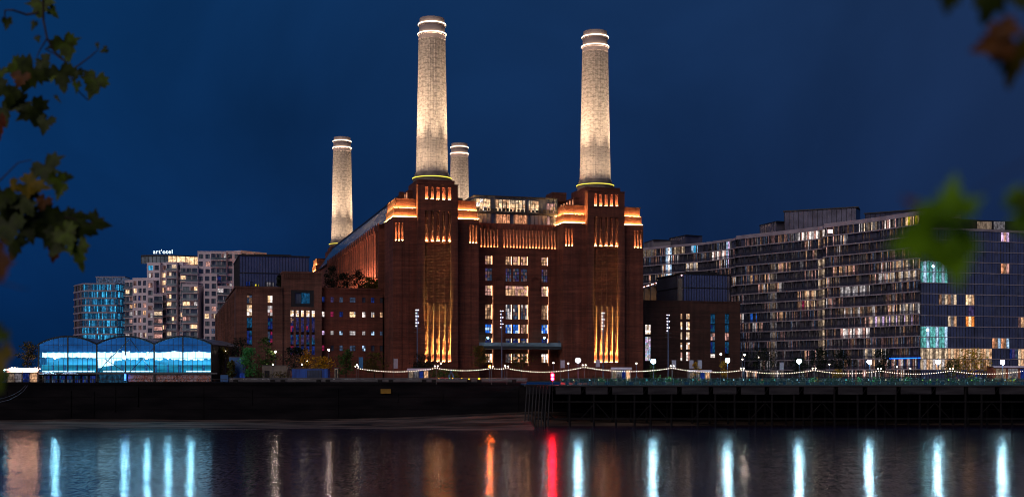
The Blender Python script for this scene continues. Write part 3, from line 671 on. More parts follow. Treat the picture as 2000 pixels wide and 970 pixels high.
# open colonnade receding behind the roof storey
g = empty('roof_colonnade', (0,0,0), 0, ea)
A_ = Vector(PS.onv(1252, 560, 62)[:1]+(62,)); Bv = Vector(PS.onv(1330, 560, 11)[:1]+(11,))
n_ = 6
for k in range(n_+1):
    q = A_+(Bv-A_)*k/n_; b = MB(); b.box(q.x-.9, q.y-.35, 23.1, q.x+.9, q.y+.35, 30.2); b.build('column', M['stone'], g)
    if k < n_:
        q2 = A_+(Bv-A_)*(k+.5)/n_; b = MB(); b.box(q2.x-.15, q2.y-.15, 23.11, q2.x+.15, q2.y+.15, 23.3); b.build('uplight', EM['strip'], g)
d_ = (Bv-A_).normalized(); nn_ = Vector((d_.y, -d_.x))
b = MB(); q = [A_-nn_*6-d_*2, A_+nn_*(-.0)-d_*2, Bv+nn_*.0+d_*2, Bv-nn_*6+d_*2]
b.prism([(A_.x, A_.y-.6), (Bv.x, Bv.y-.6), (Bv.x+3, Bv.y+5), (A_.x+7, A_.y+5)], 30.203, 30.9); b.build('roof', M['grey'], g)
b = MB(); b.prism([(A_.x+3, A_.y+2), (Bv.x+2, Bv.y+4), (Bv.x+3, Bv.y+5), (A_.x+5, A_.y+5)], 23.11, 30.2); b.build('back_wall', M['brick_dark'], g)
for k in range(26):
    q = A_+(Bv-A_)*(k/25); b = MB(); b.box(q.x-.12, q.y-.5, 30.93, q.x+.12, q.y-.3, 31.2); b.build('roof_light', EM['pinkrow'] if k%3 else LIT['orange'], g)

# ================================================================== CURTAIN-WALLED APARTMENTS ON THE RIGHT
def curtain(parent, path, zs, pick, bay=2.7, panes=3, slab=None, dark=None, lim=95, depth=0.35, slabh=.32, rail=None):
    path = [Vector((x, y)) for x, y in path]; L = [0]
    for i in range(1, len(path)): L.append(L[-1]+(path[i]-path[i-1]).length)
    def at(s):
        s = max(0, min(L[-1]-1e-6, s))
        for i in range(1, len(L)):
            if s <= L[i]: d = (path[i]-path[i-1]).normalized(); return path[i-1]+d*(s-L[i-1]), Vector((d.y, -d.x)), d
    slab = slab or M['slab']; dark = dark or [M['glass_brown']]
    nb = max(1, int(L[-1]/bay)); rest = MB(); rest_m = []; cand = []
    for fi in range(len(zs)-1):
        z0, z1 = zs[fi], zs[fi+1]; b = MB(); nd = len(dark)
        s = MB(); rl0 = MB()
        for i in range(nb):
            s0, s1 = L[-1]*i/nb, L[-1]*(i+1)/nb
            a, na, _ = at(s0+1e-4); c, nc, _ = at(s1-1e-4)
            ks = pick(fi, (a+c)/2, (z0+z1)/2, i, nb)
            for j in range(panes):
                q0, q1 = a+(c-a)*(j/panes), a+(c-a)*((j+1)/panes)
                if ks and j < len(ks) and ks[j]: continue
                b.quad((q0.x,q0.y,z0+slabh), (q1.x,q1.y,z0+slabh), (q1.x,q1.y,z1), (q0.x,q0.y,z1), random.randrange(nd))
            if ks:
                w = [(a+(c-a)*(j/panes), a+(c-a)*((j+1)/panes), ks[j]) for j in range(panes) if j < len(ks) and ks[j]]
                if w: cand.append((sum(BR.get(k, .3) for _, _, k in w), w, z0, z1, na))
            for j in range(panes+1):
                q = a+(c-a)*(j/panes); t_ = .10 if j in (0, panes) else .05; o_ = na*(.14 if j in (0, panes) else .07)
                tt = (c-a).normalized()*t_/2
                p4 = [q-tt+na*.005, q-tt+o_, q+tt+o_, q+tt+na*.005]
                b.prism([(p.x,p.y) for p in p4], z0+slabh, z1, nd)
            o1 = na*depth; o2 = nc*depth
            if rail and fi < len(zs)-2:
                for zz0, zz1, dd_ in ((z0+slabh+.05, z0+1.15, .0), (z0+1.15, z0+1.22, .03)): rl0.prism([(a.x+na.x*(depth-.08)+0, a.y+na.y*(depth-.08)), (a.x+na.x*(depth-.03+dd_), a.y+na.y*(depth-.03+dd_)), (c.x+nc.x*(depth-.03+dd_), c.y+nc.y*(depth-.03+dd_)), (c.x+nc.x*(depth-.08), c.y+nc.y*(depth-.08))][::-1], zz0, zz1)
            s.prism([(a.x+o1.x, a.y+o1.y), (c.x+o2.x, c.y+o2.y), (c.x-.3*nc.x, c.y-.3*nc.y), (a.x-.3*na.x, a.y-.3*na.y)], z0, z0+slabh)
        if rl0.v: rl0.build('balcony_glass', rail, parent)
        b.build('glazing_band', dark+[M['dark']], parent); s.build('floor_slab', slab, parent)
    cand.sort(key=lambda t: -t[0])
    for n_, (br_, w, z0, z1, na) in enumerate(cand):
        if n_ < lim:
            b = MB(); mk = []
        else: b = rest; mk = rest_m
        for q0, q1, k in w:
            if k not in mk: mk.append(k)
            o_ = na*-.02
            b.quad((q0.x+o_.x,q0.y+o_.y,z0+slabh), (q1.x+o_.x,q1.y+o_.y,z0+slabh), (q1.x+o_.x,q1.y+o_.y,z1), (q0.x+o_.x,q0.y+o_.y,z1), mk.index(k))
        if n_ < lim: b.build('glow_pane', [LIT[k] for k in mk], parent)
    if rest.v: tag(rest.build('dim_glow_panes', [LIT[k] for k in rest_m], parent), kind='stuff')  # lit rooms together with unlit flat panes given a faint glow
BR = {'warm_hi': 3, 'white_hi': 3, 'warm': 2, 'cream': 2, 'white': 1.5, 'pink': 1.5, 'cool': 1.5, 'teal': 2, 'yellow': 2.5, 'lilac': 2, 'blue': 2, 'cyan': 2}
ra = tag(empty('apartment_building', (0,0,0)), 'long curving glass apartment block on the right, brown with many small lit flats', 'apartment building')
ra.location = (XA(1700,356), 356, 9.3)
def loc(p, o): return (p[0]-o.location.x, p[1]-o.location.y)
pts = [(1225,442),(1300,428),(1380,417),(1438,404.5),(1440.5,401.5),(1520,389),(1580,380),(1611,375),(1613.5,369.5),(1660,363),(1720,354),(1797,341)]
PATH = [(XA(a,d), d) for a, d in pts]
z_ = [9.3-9.3+0.2]; ZF = [0.0]
while ZF[-1] < 46: ZF.append(ZF[-1]+3.08)
def px_of(p, o): Xw, Yw = p[0]+o.location.x, p[1]+o.location.y; return 1000+FPX*Xw/Yw, Yw
rs = random.Random(11)
FEAT = []   # (px0, px1, y0, y1, keys)
FEAT += [(1304,1311,478,560,['cool','white_hi','cool']), (1311,1318,478,520,['white','cool','white']), (1317,1342,474,500,['cream_lo','cream','cream_lo']),
 (1352,1366,470,490,['cool','cyan','cool']), (1384,1415,494,512,['white','white_hi','pink']), (1340,1362,516,534,['cream','white']), (1258,1278,478,500,['cream_lo','white_lo','cream_lo']), (1417,1432,455,520,['cool','lilac','white_lo']),
 (1452,1475,452,462,['cream','yellow']), (1476,1512,448,462,['yellow','yellow','yellow']), (1562,1606,445,466,['white','pink','white_hi']), (1504,1512,524,580,['cream_lo','cream_lo','white_lo']), (1503,1512,580,735,['white_lo','cream_lo','white_lo']),
 (1596,1614,497,572,['cream','cream_lo','cream']), (1593,1613,572,700,['cream_lo','cream_lo','cream']), (1520,1552,522,532,['warm','pink']), (1462,1476,610,626,['blue',None,'blue']), (1462,1480,540,560,['warm','blue_lo','warm_lo']), (1508,1516,640,655,['cyan','blue']),
 (1692,1720,434,462,['cream','white_lo','cream_lo']), (1722,1748,432,452,['white_hi','pink','white_hi']), (1768,1796,422,448,['warm_hi','yellow','warm']), (1740,1796,505,530,['cream','white_lo','warm']), (1740,1796,530,552,['cream','white','cream_lo']),
 (1654,1676,524,545,['warm','warm_lo','pink']), (1648,1702,566,584,['white','white_lo','white']), (1760,1796,590,612,['cream','white_lo','white']), (1644,1712,600,622,['cream_lo','white','warm_lo']), (1706,1776,618,638,['cream','white_lo','lilac']), (1644,1698,642,662,['pink','white_hi','white']),
 (1578,1608,575,600,['warm','cream','pink_lo']), (1562,1590,596,614,['warm_lo','cream_lo','magenta']), (1678,1728,678,702,['white_lo','cream','white_lo']), (1732,1796,694,716,['pink','white','blue_lo']), (1610,1620,574,660,['warm','cream']), (1656,1665,472,482,['cream','warm_lo'])]
def pick_a(fi, p, z, i, nb):
    px, D = px_of(p, ra); y = HZ-FPX*(z+9.3-EYE)/D
    for a, c, y0, y1, ks in FEAT:
        if a <= px <= c and y0 <= y <= y1: return [(ks[q//2 % len(ks)] if rs.random() < .8 else rs.choice(['unlit_glow3','warm_dk'])) for q in range(6)]
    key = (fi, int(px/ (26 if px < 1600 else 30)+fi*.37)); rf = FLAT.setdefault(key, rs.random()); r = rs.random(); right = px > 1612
    unlit_glow = ['unlit_glow','unlit_glow2','unlit_glow3','unlit_glow'] if not right else ['unlit_glow','unlit_glow3','warm_dk']  # faint glow added to panes with no lit room behind
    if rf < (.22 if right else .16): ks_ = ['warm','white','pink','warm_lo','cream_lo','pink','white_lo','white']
    elif rf < (.52 if right else .44): ks_ = ['warm_lo','pink_lo','white_lo','pink_lo','unlit_glow3','unlit_glow','cool_lo']
    else: return [rs.choice(unlit_glow) if rs.random() < (.35 if right else .5) else None for _ in range(6)]
    return [rs.choice(ks_) if rs.random() < .55 else (rs.choice(unlit_glow) if rs.random() < .6 else None) for _ in range(6)]
FLAT = {}
M['glass_b1'] = glass('bronze_glass_dark', (0.20,0.20,0.27), 0.2, 0.55); M['glass_b2'] = glass('lilac_glass', (0.34,0.32,0.42), 0.2, 0.6)
lp = [loc(p, ra) for p in PATH]
mr = mat('balcony_rail_glass'); a_ = N('ShaderNodeBsdfTransparent', ins={0: (.7,.7,.74,1)}); g_ = N('ShaderNodeBsdfPrincipled', ins={'Base Color': (.13,.14,.22,1), 'Roughness': .25, 'Metallic': .3}); x_ = N('ShaderNodeMixShader', ins={0: .30}); LK(a_.outputs[0], x_.inputs[1]); LK(g_.outputs[0], x_.inputs[2]); out(x_.outputs[0], mr)
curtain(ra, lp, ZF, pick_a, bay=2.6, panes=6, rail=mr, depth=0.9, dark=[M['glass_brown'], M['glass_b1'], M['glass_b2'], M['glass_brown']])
# body behind the glass, stepped top storeys, roof plant
b = MB()
back = [(p[0]+14+0.0, p[1]+16) for p in lp]
for i in range(len(lp)-1):
    n0 = Vector((lp[i+1][1]-lp[i][1], -(lp[i+1][0]-lp[i][0]))).normalized(); a, c = Vector(lp[i])-n0*.6, Vector(lp[i+1])-n0*.6
    b.prism([(a.x,a.y),(c.x,c.y),(c.x-n0.x*16,c.y-n0.y*16),(a.x-n0.x*16,a.y-n0.y*16)], 0, ZF[-1]-.3)
b.build('core_wall', M['roof'], ra)
b = MB()
for i in range(len(lp)-1):
    n0 = Vector((lp[i+1][1]-lp[i][1], -(lp[i+1][0]-lp[i][0]))).normalized(); a, c = Vector(lp[i]), Vector(lp[i+1])
    zt = ZF[-1]+(.5 if i < 4 else .9)
    b.prism([(a.x+n0.x*.6,a.y+n0.y*.6),(c.x+n0.x*.6,c.y+n0.y*.6),(c.x-n0.x*16,c.y-n0.y*16),(a.x-n0.x*16,a.y-n0.y*16)], ZF[-1]-.28, zt)
b.build('parapet', M['slab'], ra)
for x0, x1, y0, dd in ((1308,1338,463,436), (1484,1515,437,400), (1532,1672,409,388), (1690,1812,413,358), (1258,1275,472,444)):
    b = MB(); D = dd; c0 = loc((XA(x0,D+6), D+6), ra); c1 = loc((XA(x1,D-4), D-4), ra); zt = max(ZA(y0, D)-9.3, ZF[-1]+1)
    dv = Vector((c1[0]-c0[0], c1[1]-c0[1])); nn0 = Vector((-dv.y, dv.x)).normalized()*7
    b.prism([c0, c1, (c1[0]+nn0.x,c1[1]+nn0.y), (c0[0]+nn0.x,c0[1]+nn0.y)], ZF[-1]-.2, zt); b.build('roof_storey', M['glass_b1'] if x0 != 1258 else M['panel'], ra)
    b = MB(); dn_ = dv.normalized()*.6; b.prism([(c0[0]-dn_.x,c0[1]-dn_.y-.5), (c1[0]+dn_.x,c1[1]+dn_.y-.5), (c1[0]+nn0.x,c1[1]+nn0.y), (c0[0]+nn0.x,c0[1]+nn0.y)], zt+.003, zt+.35); q_ = 0
    while q_ < dv.length: e0 = Vector(c0)+dv.normalized()*q_; b.box(e0.x-.05, e0.y-.12, ZF[-1]+.9, e0.x+.05, e0.y-.02, zt); q_ += 1.5
    b.build('roof_storey_frame', M['dark'], ra)
b = MB(); c0 = loc((XA(1617,368), 368), ra); b.box(c0[0], c0[1]-.3, ZA(455,368)-9.3, c0[0]+3.8, c0[1], ZA(451,368)-9.3+.4); b.build('canopy_light', EM['pinkrow'], ra)
c0 = loc((XA(1731,351), 351), ra); c1 = loc((XA(1796,340.6), 340.6), ra)
b = MB(); zz = ZA(700,346)-9.3; b.prism([(c0[0],c0[1]-.9),(c1[0],c1[1]-.9),(c1[0],c1[1]-.4),(c0[0],c0[1]-.4)], zz, zz+.25); b.build('blue_light_strip', EM['blueline'], ra)

rb = empty('apartment_building', (XA(1900,348), 348, 9.3))
tag(rb, 'navy glass apartment block filling the right edge with two teal corner rooms', 'apartment building')
FB = [(1799,1856,503,550,['teal','cool','teal']), (1799,1856,634,676,['teal','teal','cool']), (1948,1978,452,478,['lilac','pink','lilac']), (1948,1966,524,546,['salmon','warm_lo','pink']), (1836,1872,568,590,['warm_lo','white_lo','cream']),
 (1888,1910,568,588,['warm_hi','cream','warm']), (1974,1990,568,588,['cream','cream','white_lo']), (1942,1962,590,606,['pink_lo','warm_lo','cream_lo']), (1986,1992,590,606,[None,'cream',None]), (1850,1870,612,630,['cream','white_lo','warm']), (1882,1902,612,630,['orange','warm_hi','orange']), (1992,2010,612,630,['pink_lo','warm']),
 (1942,1974,654,672,['salmon','warm_lo','cool']), (1799,1856,676,696,['cream','cream_lo','cream']), (1799,1856,696,718,['cream','white','warm']), (1856,1930,676,696,['warm','cream','warm']), (1856,1930,696,718,['warm_lo','warm','cream_lo']), (1985,2060,676,720,['cream','warm','cream'])]
rs2 = random.Random(5)
def pick_b(fi, p, z, i, nb):
    px, D = px_of(p, rb); y = HZ-FPX*(z+9.3-EYE)/D
    for a, c, y0, y1, ks in FB:
        if a <= px <= c and y0 <= y <= y1: return ks
    if rs2.random() < .05: return [rs2.choice(['blue_lo','violet','cool_lo']) if rs2.random() < .5 else None for _ in range(3)]
    return None
PB = [loc(p, rb) for p in ((XA(1797.5,341.2),341.2),(XA(1880,345),345),(XA(2120,357),357))]
ZB_ = [0, 3.0]
while ZB_[-1] < 40: ZB_.append(ZB_[-1]+3.02)
M['glass_n1'] = glass('navy_glass_dark', (0.30,0.34,0.52), 0.2, 0.6)
curtain(rb, PB, ZB_, pick_b, bay=2.9, dark=[M['glass_navy'], M['glass_n1'], M['glass_navy']], slabh=.22, depth=.18)
b = MB(); b.prism([(PB[0][0]+.5,PB[0][1]+.7), (PB[2][0],PB[2][1]+.7), (PB[2][0],PB[2][1]+22), (PB[0][0]+.5,PB[0][1]+22)], 0, ZB_[-1]-.2); b.build('core_wall', M['roof'], rb)
zt = ZB_[-1]
b = MB(); b.prism([(PB[0][0],PB[0][1]-.3), (PB[1][0],PB[1][1]-.3), (PB[2][0],PB[2][1]-.3), (PB[2][0],PB[2][1]+22), (PB[0][0],PB[0][1]+22)], zt-.18, zt+.5); b.build('parapet', M['slab'], rb)
b = MB(); b.prism([(PB[1][0]+1,PB[1][1]+4), (PB[2][0],PB[2][1]+4), (PB[2][0],PB[2][1]+16), (PB[1][0]+1,PB[1][1]+16)], zt+.503, zt+3.6); b.build('roof_storey', M['dark'], rb)
for a, c, k in ((1906,1934,'cream_lo'), (1938,1960,'white_lo')):
    b = MB(); q0, q1 = loc((XA(a,350.5),350.5), rb), loc((XA(c,351),351), rb); b.prism([(q0[0],q0[1]-1.2),(q1[0],q1[1]-1.0),(q1[0],q1[1]-.9),(q0[0],q0[1]-1.1)], zt+.6, zt+3.0); b.build('glow_pane', LIT[k], rb)
for i, (a, y) in enumerate(((1821,520),(1810,644))):
    p_ = loc((XA(a,342.2),342.2), rb); b = MB(); b.ball((p_[0], p_[1]-.6, ZA(y,342)-9.3), .35); b.build('ceiling_lamp', EM['cyan'], rb)

# ================================================================== LEFT BACKGROUND: white apartments, blue office tower
ga = empty('apartment_building', (XA(380,500), 500, 9.3))
tag(ga, 'pale apartment block of shifting bays and many square windows behind the arched hall', 'apartment building')
rg = random.Random(21)
def bay_face(x0, x1, D0, D1, ytop, name='facade_bay', glassy=False, n=None, first=False):
    """one vertical bay of the facade from the ground to its top, with its windows"""
    a, c = Vector(loc((XA(x0,D0),D0), ga)), Vector(loc((XA(x1,D1),D1), ga)); d = (c-a).normalized(); nn = Vector((d.y,-d.x)); L = (c-a).length
    zt = ZA(ytop, (D0+D1)/2)-9.3; n = n or max(1, round(L/2.75)); fh = 3.02
    nf = int(zt//fh); mb = MB(); cells = []
    for f in range(nf):
        z1 = zt-0.85-f*fh; z0 = z1-1.9
        for i in range(n):
            w = L/n; jit = rg.uniform(-.25, .25) if not glassy else 0; s0 = w*i+w*(.17 if not glassy else .06)+jit*.5; s1 = w*(i+1)-w*(.17 if not glassy else .06)+jit*.5
            if glassy: cells.append((s0, s1, z0-.55, z1+.15, f, i))
            else: cells.append((s0, s1, z0, z1, f, i))
    # wall with openings in the bay's own axes, turned into place by its matrix
    o = empty(name, (a.x, a.y, 0), math.atan2(d.y, d.x), ga)
    b = MB(); holes(b, 0, L, 0, zt, [q[:4] for q in cells], 0, .5); b.box(0, .8, 0, L, 14, zt-.2); b.box(-.05, -.1, zt+.003, L+.05, 14, zt+.35)
    if glassy:
        for f in range(nf): b.box(-.1, -.7, zt-3.35-f*fh, L+.1, -.003, zt-3.15-f*fh)
    b.build('wall', M['white'], o)
    if glassy:
        for f in range(nf): mb = MB(); mb.box(-.1, -.68, zt-3.09-f*fh, L+.1, -.62, zt-2.3-f*fh); mb.build('balcony_glass', M['glass_teal'], o)
    pm = MB(); keys = []
    for (s0, s1, z0, z1, f, i) in cells:
        y = HZ-FPX*((z0+z1)/2+9.3-EYE)/((D0+D1)/2); px = x0+(x1-x0)*(s0+s1)/2/L
        lit_p = .14
        for yy in (598, 613, 627, 641): 
            if abs(y-yy) < 6: lit_p = .5
        if y > 648: lit_p = .3
        if 560 < y < 575: lit_p = .3
        k = None
        if abs(y-525) < 7 and px < 300: k = 'cyan'
        elif 315 < px < 330 and y < 560: k = 'warm_hi'
        elif rg.random() < lit_p: k = rg.choice(['warm_hi','warm','pink','warm_hi','cream','white'])
        elif rg.random() < .04: k = rg.choice(['blue_lo','violet','cool_lo'])
        ms = [M['glass'], M['glass_teal']] if k is None else [LIT[k], LIT[k], LIT['pink_lo']]
        ob = window(o, s0, s1, z0, z1, .25, ms, 2, 1, .1, frame=M['dark'] if k is None else M['stone'])
for (x0, x1, D0, D1, yt, gl, n) in ((244,262,506,503,548,True,2), (259,287,502,500,544,False,3), (287,313,498,497,514,False,2), (313,326,499,499,514,False,1), (325,345,497,497,513,True,2), (344,357,500,499,513,False,1), (352,386,497,498,520,True,3), (386,412,500,501,492,False,2),
                                    (412,442,499,500,492,True,3), (442,470,502,504,492,False,2), (470,521,505,516,493,False,4)):
    bay_face(x0, x1, D0, D1, yt, glassy=gl, n=n)
# lower bays standing forward, so the facade steps like the photo's
for (x0, x1, D0, D1, yt, gl, n) in ((287,300,493,493,548,False,1), (356,386,492,492,556,True,2), (398,424,494,495,535,False,2), (424,462,495,497,560,True,3), (300,318,493,494,575,True,1)):
    bay_face(x0, x1, D0, D1, yt, glassy=gl, n=n)
g = empty('rooftop_restaurant', (0,0,0), 0, ga)
def arc(x0, x1, D, bulge, n=14): return [loc((XA(x0+(x1-x0)*k/n, D), D-bulge*math.sin(math.pi*k/n)+(k/n)*4), ga) for k in range(n+1)]
ar = arc(276, 384, 502, 3)
z0, z1 = ZA(514,500)-9.3, ZA(499.5,500)-9.3
b = MB()
for k in range(14): b.quad((*ar[k],z0), (*ar[k+1],z0), (*ar[k+1],z1), (*ar[k],z1), 0 if k < 7 else 1); b.tube([(ar[k][0],ar[k][1]-.1,z0), (ar[k][0],ar[k][1]-.1,z1)], .1, 4, 2)
b.build('glass_front', [M['glass_teal'], LIT['warm_hi'], M['dark']], g)
b = MB(); b.prism([(p[0],p[1]-.5) for p in ar]+[(ar[-1][0],ar[-1][1]+12), (ar[0][0],ar[0][1]+12)], z1, z1+.5); b.build('roof', M['dark'], g)
fc = bpy.data.curves.new('roof_sign', 'FONT'); fc.body = "art'otel"; fc.size = 2.3; fc.extrude = .1; fc.space_character = 1.15; fc.materials.append(EM['sign'])
so_ = bpy.data.objects.new('roof_sign', fc); COL.objects.link(so_); so_.parent = ga; so_.rotation_euler = (R(90), 0, 0); q = loc((XA(299,496), 496), ga); so_.location = (q[0], q[1], z1+.55)
bpy.context.view_layer.update(); sm_ = bpy.data.meshes.new_from_object(so_.evaluated_get(bpy.context.evaluated_depsgraph_get()))
sgn_ = bpy.data.objects.new('roof_sign', sm_); COL.objects.link(sgn_); sgn_.parent = ga; sgn_.rotation_euler = so_.rotation_euler; sgn_.location = so_.location; bpy.data.objects.remove(so_); sgn_.name = 'roof_sign'

bt = empty('office_tower', (XA(195,600), 600, 9.3))
tag(bt, 'office tower of blue glowing glass floors left of the pale apartments', 'office building')
PT = [loc(p, bt) for p in ((XA(145,612),612), (XA(163,598),598), (XA(226,598),598), (XA(236,601),601), (XA(243,608),608))]
rt = random.Random(9)
def pick_t(fi, p, z, i, nb):
    px, D = px_of(p, bt)
    if px < 162: return [rt.choice(['violet','cool_lo','white_lo','pink_lo',None]) for _ in range(3)]
    return [rt.choice(['cyan','cyan_lo','cyan_lo','cyan_md','cyan_md','cool_lo','cyan_lo']) for _ in range(4)]
ZT_ = [0.5+3.5*k for k in range(14)]
ZT_ = [z for z in ZT_ if z < ZA(560,600)-9.3]; 
if ZT_[-1] < ZA(560,600)-9.3-2: ZT_.append(ZT_[-1]+3.5)
curtain(bt, PT, ZT_, pick_t, bay=2.4, panes=4, dark=[M['glass']], slab=M['slab'], slabh=.7, depth=.5)
b = MB(); b.prism([(PT[0][0]+.8,PT[0][1]+1), (PT[1][0]+.6,PT[1][1]+.6), (PT[2][0],PT[2][1]+.6), (PT[4][0]-.6,PT[4][1]+.6), (PT[4][0],PT[4][1]+14), (PT[0][0],PT[0][1]+14)], 0, ZT_[-1]-.1); b.build('core_wall', M['roof'], bt)
b = MB(); b.prism([(PT[0][0]-.3,PT[0][1]-.3), (PT[1][0]-.3,PT[1][1]-.4), (PT[2][0],PT[2][1]-.4), (PT[3][0]+.3,PT[3][1]-.3), (PT[4][0]+.3,PT[4][1]), (PT[4][0],PT[4][1]+14), (PT[0][0],PT[0][1]+14)], ZT_[-1], ZT_[-1]+.6); b.build('parapet', M['slab'], bt)
q0, q1 = loc((XA(188,604),604), bt), loc((XA(243,604),604), bt)
b = MB(); b.box(q0[0], q0[1], ZT_[-1]+.6, q1[0], q1[1]+8, ZT_[-1]+4.0, 0); b.box(q0[0]-.3, q0[1]-.3, ZT_[-1]+4.003, q1[0]+.3, q1[1]+8, ZT_[-1]+4.4, 1)
k = q0[0]
while k < q1[0]: b.box(k, q0[1]-.1, ZT_[-1]+.6, k+.12, q0[1]-.003, ZT_[-1]+4, 1); k += 1.6
b.build('roof_storey', [LIT['cool_lo'], M['slab']], bt)

# ================================================================== ARCHED GLASS HALL on the quay at the left
GH = empty('arched_hall', (XA(244,284), 284, 8.75))
tag(GH, 'riverside hall of three round-arched glass bays glowing blue and white', 'event hall')
def ghx(px): return XA(px,284)-GH.location.x
GZ = lambda y: ZA(y,284)-8.75
zf, zs, zt = GZ(727), GZ(672), GZ(657)
M['hallglass'] = glass('hall_glass', (0.08,0.16,0.30), 0.15, 0.3)
xs3 = [ghx(a) for a in (75.5,189,301,413)]
def archz(t): return zs+(zt-zs)*(1-(2*t-1)**2)
for i in range(3):
    x0, x1 = xs3[i], xs3[i+1]; g = empty('glass_bay', (x0, 0, 0), 0, GH); w = x1-x0
    b = MB(); n = 24
    for k in range(n):                           # vaulted roof skin
        t0, t1 = k/n, (k+1)/n; b.quad((w*t0,0,archz(t0)+.02), (w*t1,0,archz(t1)+.02), (w*t1,30,archz(t1)+.02), (w*t0,30,archz(t0)+.02))
    b.build('vault', M['glass_teal'], g)
    b = MB(); b.tube([(w*k/n, -.05, archz(k/n)+.05) for k in range(n+1)], .22, 6); b.build('arch_rib', M['dark'] if i else M['dark'], g)
    b = MB()                                      # glazing: gable, bright band, lower panes
    for k in range(n):
        t0, t1 = k/n, (k+1)/n
        b.quad((w*t0,.5,GZ(687)), (w*t1,.5,GZ(687)), (w*t1,.5,archz(t1)), (w*t0,.5,archz(t0)), 0)
        b.quad((w*t0,.5,GZ(712)), (w*t1,.5,GZ(712)), (w*t1,.5,GZ(687)), (w*t0,.5,GZ(687)), 1 if (k > 2 or i) else 3)
        b.quad((w*t0,.5,zf), (w*t1,.5,zf), (w*t1,.5,GZ(712)), (w*t0,.5,GZ(712)), 2 if k % 5 else 3)
    b.build('glazing', [LIT['hall_top'] if 'hall_top' in LIT else emit('hall_gable_glass', (0.015,0.11,0.38), 0.6, .4, scale=.35, stretch=(.3,1,1), fine=False),
                        emit('hall_mid_glass', (0.04,0.42,0.85), 0.9, .5, scale=.35, stretch=(.25,1,1.5), fine=False), emit('hall_low_glass', (0.02,0.34,0.60), 0.6, .6, scale=.4, stretch=(.2,1,2), fine=False), emit('hall_side_glass', (0.02,0.16,0.42), 0.6, .5, fine=False)], g)
    rr = random.Random(i+4)
    for k in range(7):                            # banks of bright strip lamps behind the glass
        a0 = w*(k+(.35 if (k == 0 and i == 0) else .02))/7; a1 = w*(k+.98)/7
        top = GZ(686.5+rr.uniform(-2.0,1.0)) if i else GZ(687.5); bot = GZ(697+rr.uniform(0,7)*(1 if i else .25))
        b = MB(); m_ = 8; pr = []
        for q in range(m_+1): pr.append((a0+(a1-a0)*q/m_, top-.18*abs(math.sin(3*q/m_+k))))
        for q in range(m_): b.quad((pr[q][0],.42,bot+.35*math.sin(q+k)*.3), (pr[q+1][0],.42,bot+.35*math.sin(q+1+k)*.3), (pr[q+1][0],.42,pr[q+1][1]), (pr[q][0],.42,pr[q][1]))
        b.build('strip_lamp', EM['tube'], g)
    if i == 1:
        b = MB(); b.quad((w*.02,.41,GZ(716)), (w*.28,.41,GZ(713)), (w*.30,.41,GZ(703)), (w*.12,.41,GZ(700))); b.quad((w*.02,.4,GZ(718)), (w*.09,.4,GZ(717)), (w*.09,.4,GZ(700)), (w*.01,.4,GZ(700))); b.build('strip_lamp', EM['tube'], g)
    b = MB(); lo, hi = ((0.05,0.95), (.1,.97), (.55,.98))[i]; b.box(w*lo, .38, GZ(725.6), w*hi, .45, GZ(723.4)); b.build('strip_lamp', EM['tube'], g)
    b = MB()
    for k in range(13):
        t = k/12; b.box(w*t-.035, .2, zf, w*t+.035, .36, GZ(699) if k % 6 else archz(t)-.02)
    for k in range(1, 12): b.box(w*k/12-.02, .25, GZ(687), w*k/12+.02, .34, archz(k/12))
    for y in (671 if False else 673, 699, 715, 726.5): 
        b.box(w*(.09 if y < 680 else 0), .22, GZ(y)-.04, w*(.91 if y < 680 else 1), .34, GZ(y)+.04)
    b.box(w/2-.14, .0, zf, w/2+.14, .19, zt-.1); b.box(-.16, -.1, 0, .16, .19, zs+.1)
    if i == 2: b.box(w-.16, -.1, 0, w+.1, .19, zs+.1)
    b.build('mullions', M['dark'], g)
    for px in ((108,), (243,287), (328,372))[i]:
        b = MB(); b.ball((ghx(px)-x0, -.1, GZ(698)), .30, 8); b.build('spot_lamp', EM['tubew'], g)
    if i == 1:
        b = MB()
        for (xa, ya, xb, yb) in ((206,708,252,663),(204,700,246,727),(254,700-38,272,686),(192,726,218,694),(252,727,278,700),(278,700,298,724),(290,690,300,679)):
            b.tube([(ghx(xa)-x0, .1, GZ(ya)), (ghx(xb)-x0, .1, GZ(yb))], .08, 5)
        b.build('brace', M['dark'], g)
b = MB(); b.box(xs3[0], 0.6, zf, xs3[3], 29, zs); b.box(xs3[0]+.2, 1.6, 0, xs3[3], 29, zf-.01); b.build('side_wall', M['dark'], GH)
b = MB(); b.box(xs3[0]-.1, -.15, zf-.35, xs3[3]+1.3, .55, zf-.003); b.build('floor_edge', M['grey'], GH)
b = MB(); b.box(ghx(190), .9, 0, ghx(245), 1.2, zf-.4, 0)
for k in range(22): b.box(ghx(190)+k*.295, .8, 0.1, ghx(190)+k*.295+.06, .897, zf-.5, 1)
b.build('roller_shutter', [emit('blue_glow_shutter', (0.02,0.10,0.20), 0.5, .5), M['dark']], GH)  # the shutter's own glow stands in for blue light on it
b = MB(); b.box(ghx(243.4), -.3, .9, ghx(246.4), -.1, zf-.35); b.build('blue_tube_light', emit('blue_tube', (0.03,0.12,1.0), 7, sample=True), GH)
